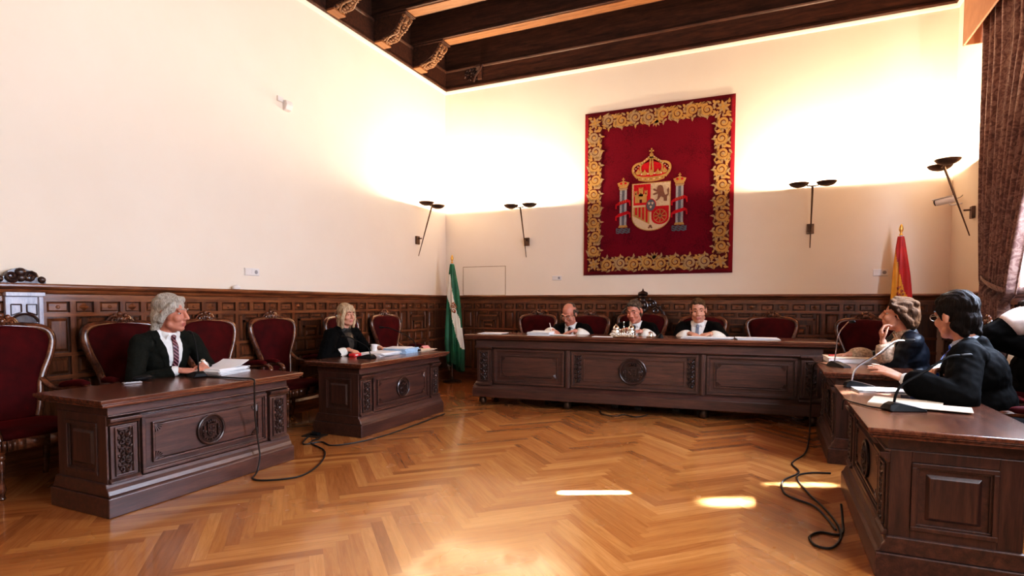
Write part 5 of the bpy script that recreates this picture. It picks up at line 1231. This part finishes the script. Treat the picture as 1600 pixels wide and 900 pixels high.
cable('black cable looping in a ring on the floor beside the near right desk', [(5.85, -3.82, f), (5.70, -3.88, f), (5.60, -4.05, f), (5.66, -4.45, f), (5.74, -4.75, f), (5.79, -5.05, f), (5.78, -5.25, f), (5.72, -5.42, f), (5.64, -5.42, f), (5.62, -5.30, f), (5.68, -5.20, f), (5.79, -5.18, f), (5.815, -5.0, .03), (5.815, -4.9, .10)])
cable('short black cable on the near right desk behind the nearest microphone', [(6.02, -5.19, ZT+.008), (5.93, -5.12, ZT+.006), (5.87, -5.02, ZT+.006), (5.84, -4.96, ZT+.006), (5.812, -4.92, ZT+.008), (5.805, -4.91, .70)], .005)
t = thing('floor_socket_box', 'flat dark floor socket box beside the second left desk', 'socket', (1.18, -4.55, 0), R(10)); mb = MB(); mb.box(-.11, .11, -.07, .07, 0, .012); mb.obj('lid', BRONZE, t, bev=.004); MB().box(-.04, .05, -.03, .03, .012, .035).obj('plug', BLACKP, t, bev=.006)

# ------------------------------------------------------------------ camera
F, YAW, PIT, ROL = 892.6, .425, -.0457, .0032
Fv = V(-math.sin(YAW)*math.cos(PIT), math.cos(YAW)*math.cos(PIT), math.sin(PIT)); R0 = V(math.cos(YAW), math.sin(YAW), 0); U0 = R0.cross(Fv)
Rv = R0*math.cos(ROL)+U0*math.sin(ROL); Uv = U0*math.cos(ROL)-R0*math.sin(ROL)
cd = bpy.data.cameras.new('camera'); cam = bpy.data.objects.new('camera', cd); C.objects.link(cam)
cam.matrix_world = Matrix((( Rv.x, Uv.x, -Fv.x, 5.386), (Rv.y, Uv.y, -Fv.y, -8.9775), (Rv.z, Uv.z, -Fv.z, 1.35), (0, 0, 0, 1)))
cd.sensor_width = 36; cd.lens = F*36/1600; cd.shift_y = (515.9-450)/1600; cd.clip_start = .02
bpy.context.scene.camera = cam

# ------------------------------------------------------------------ light
def light(kind, name, loc, energy, col, **k):
    d = bpy.data.lights.new(name, kind); d.energy = energy; d.color = col
    for a, v in k.items(): setattr(d, a, v)
    o = bpy.data.objects.new(name, d); C.objects.link(o); o.location = loc; return o
def aim(o, tgt): o.rotation_euler = (Vector(tgt)-Vector(o.location)).to_track_quat('-Z', 'Y').to_euler()
for p in LAMPS: light('POINT', 'uplighter_lamp', p, 78, (1, .79, .57), shadow_soft_size=.016)
for k, (a, c) in enumerate(WIN):                       # daylight through the two windows
    lo, e = ((a+(c-a)*.5), 520) if k == 0 else ((a+c)/2, 200)
    o = light('AREA', 'window_daylight', (XR+.25, (a+c)/2, 3.0), e, (.66, .78, 1.0) if k == 0 else (.84, .90, 1.0), shape='RECTANGLE', size=abs(c-a)*.92, size_y=2.8)
    aim(o, (0, (a+c)/2, 2.2))
def beam(tgt, src, w, h, e, spread=2.0, col=(1, .97, .93)):
    o = light('AREA', 'sunbeam_lamp', src, e, col, shape='RECTANGLE', size=w, size_y=h, spread=R(spread)); aim(o, tgt); return o
beam((4.26, -5.05, 0), (6.90, -3.79, 2.45), .05, .30, 40, .8, (.86, .93, 1))
beam((5.22, -4.82, 0), (6.95, -4.0, 2.48), .13, .36, 4.2, 3.2, (.66, .84, 1))
beam((5.62, -4.22, 0), (6.95, -3.58, 2.35), .05, .40, 2.0, 3, (.66, .84, 1))
beam((6.09, -4.36, .76), (6.45, -3.45, 2.3), .13, .20, 22, 1.5, (.9, .95, 1))
beam((6.43, -4.24, .90), (6.80, -3.4, 2.3), .08, .09, 8, 1.5, (.9, .95, 1))
beam((6.70, -2.72, 1.35), (7.05, -2.95, 2.3), .16, .22, .4, 5, (.85, .92, 1))
beam((5.6, -2.75, 0), (7.0, -2.75, 2.1), .2, .5, 3, 5, (.85, .92, 1))
beam((7.0, -3.86, 1.25), (7.05, -3.7, 2.4), .12, .2, 3, 3, (.9, .95, 1))
w = bpy.data.worlds.new('world'); bpy.context.scene.world = w; w.use_nodes = True
bgn = w.node_tree.nodes['Background']; sk = w.node_tree.nodes.new('ShaderNodeTexSky'); sk.sky_type = 'HOSEK_WILKIE'
w.node_tree.links.new(sk.outputs[0], bgn.inputs[0]); bgn.inputs[1].default_value = .6
sc = bpy.context.scene
sc.view_settings.view_transform = 'Standard'; sc.view_settings.look = 'None'; sc.view_settings.exposure = .45; sc.view_settings.gamma = 1
sc.view_settings.use_curve_mapping = True
cm = sc.view_settings.curve_mapping; cu = cm.curves[3]
for p_ in ((.03, .017), (.10, .080), (.30, .30), (.6, .635)): cu.points.new(*p_)
cm.update()
try:
    sc.cycles.use_denoising = True; sc.cycles.max_bounces = 8; sc.cycles.diffuse_bounces = 5; sc.cycles.sample_clamp_indirect = 6
except Exception: pass

# ------------------------------------------------------------------ to metres
for o in list(sc.objects):
    if o.parent is None:
        o.location = o.location*SC
        if o.type == 'LIGHT':
            o.data.energy *= SC*SC
            if o.data.type == 'AREA': o.data.size *= SC; o.data.size_y *= SC
            else: o.data.shadow_soft_size *= SC
        elif o.type != 'CAMERA': o.scale = o.scale*SC
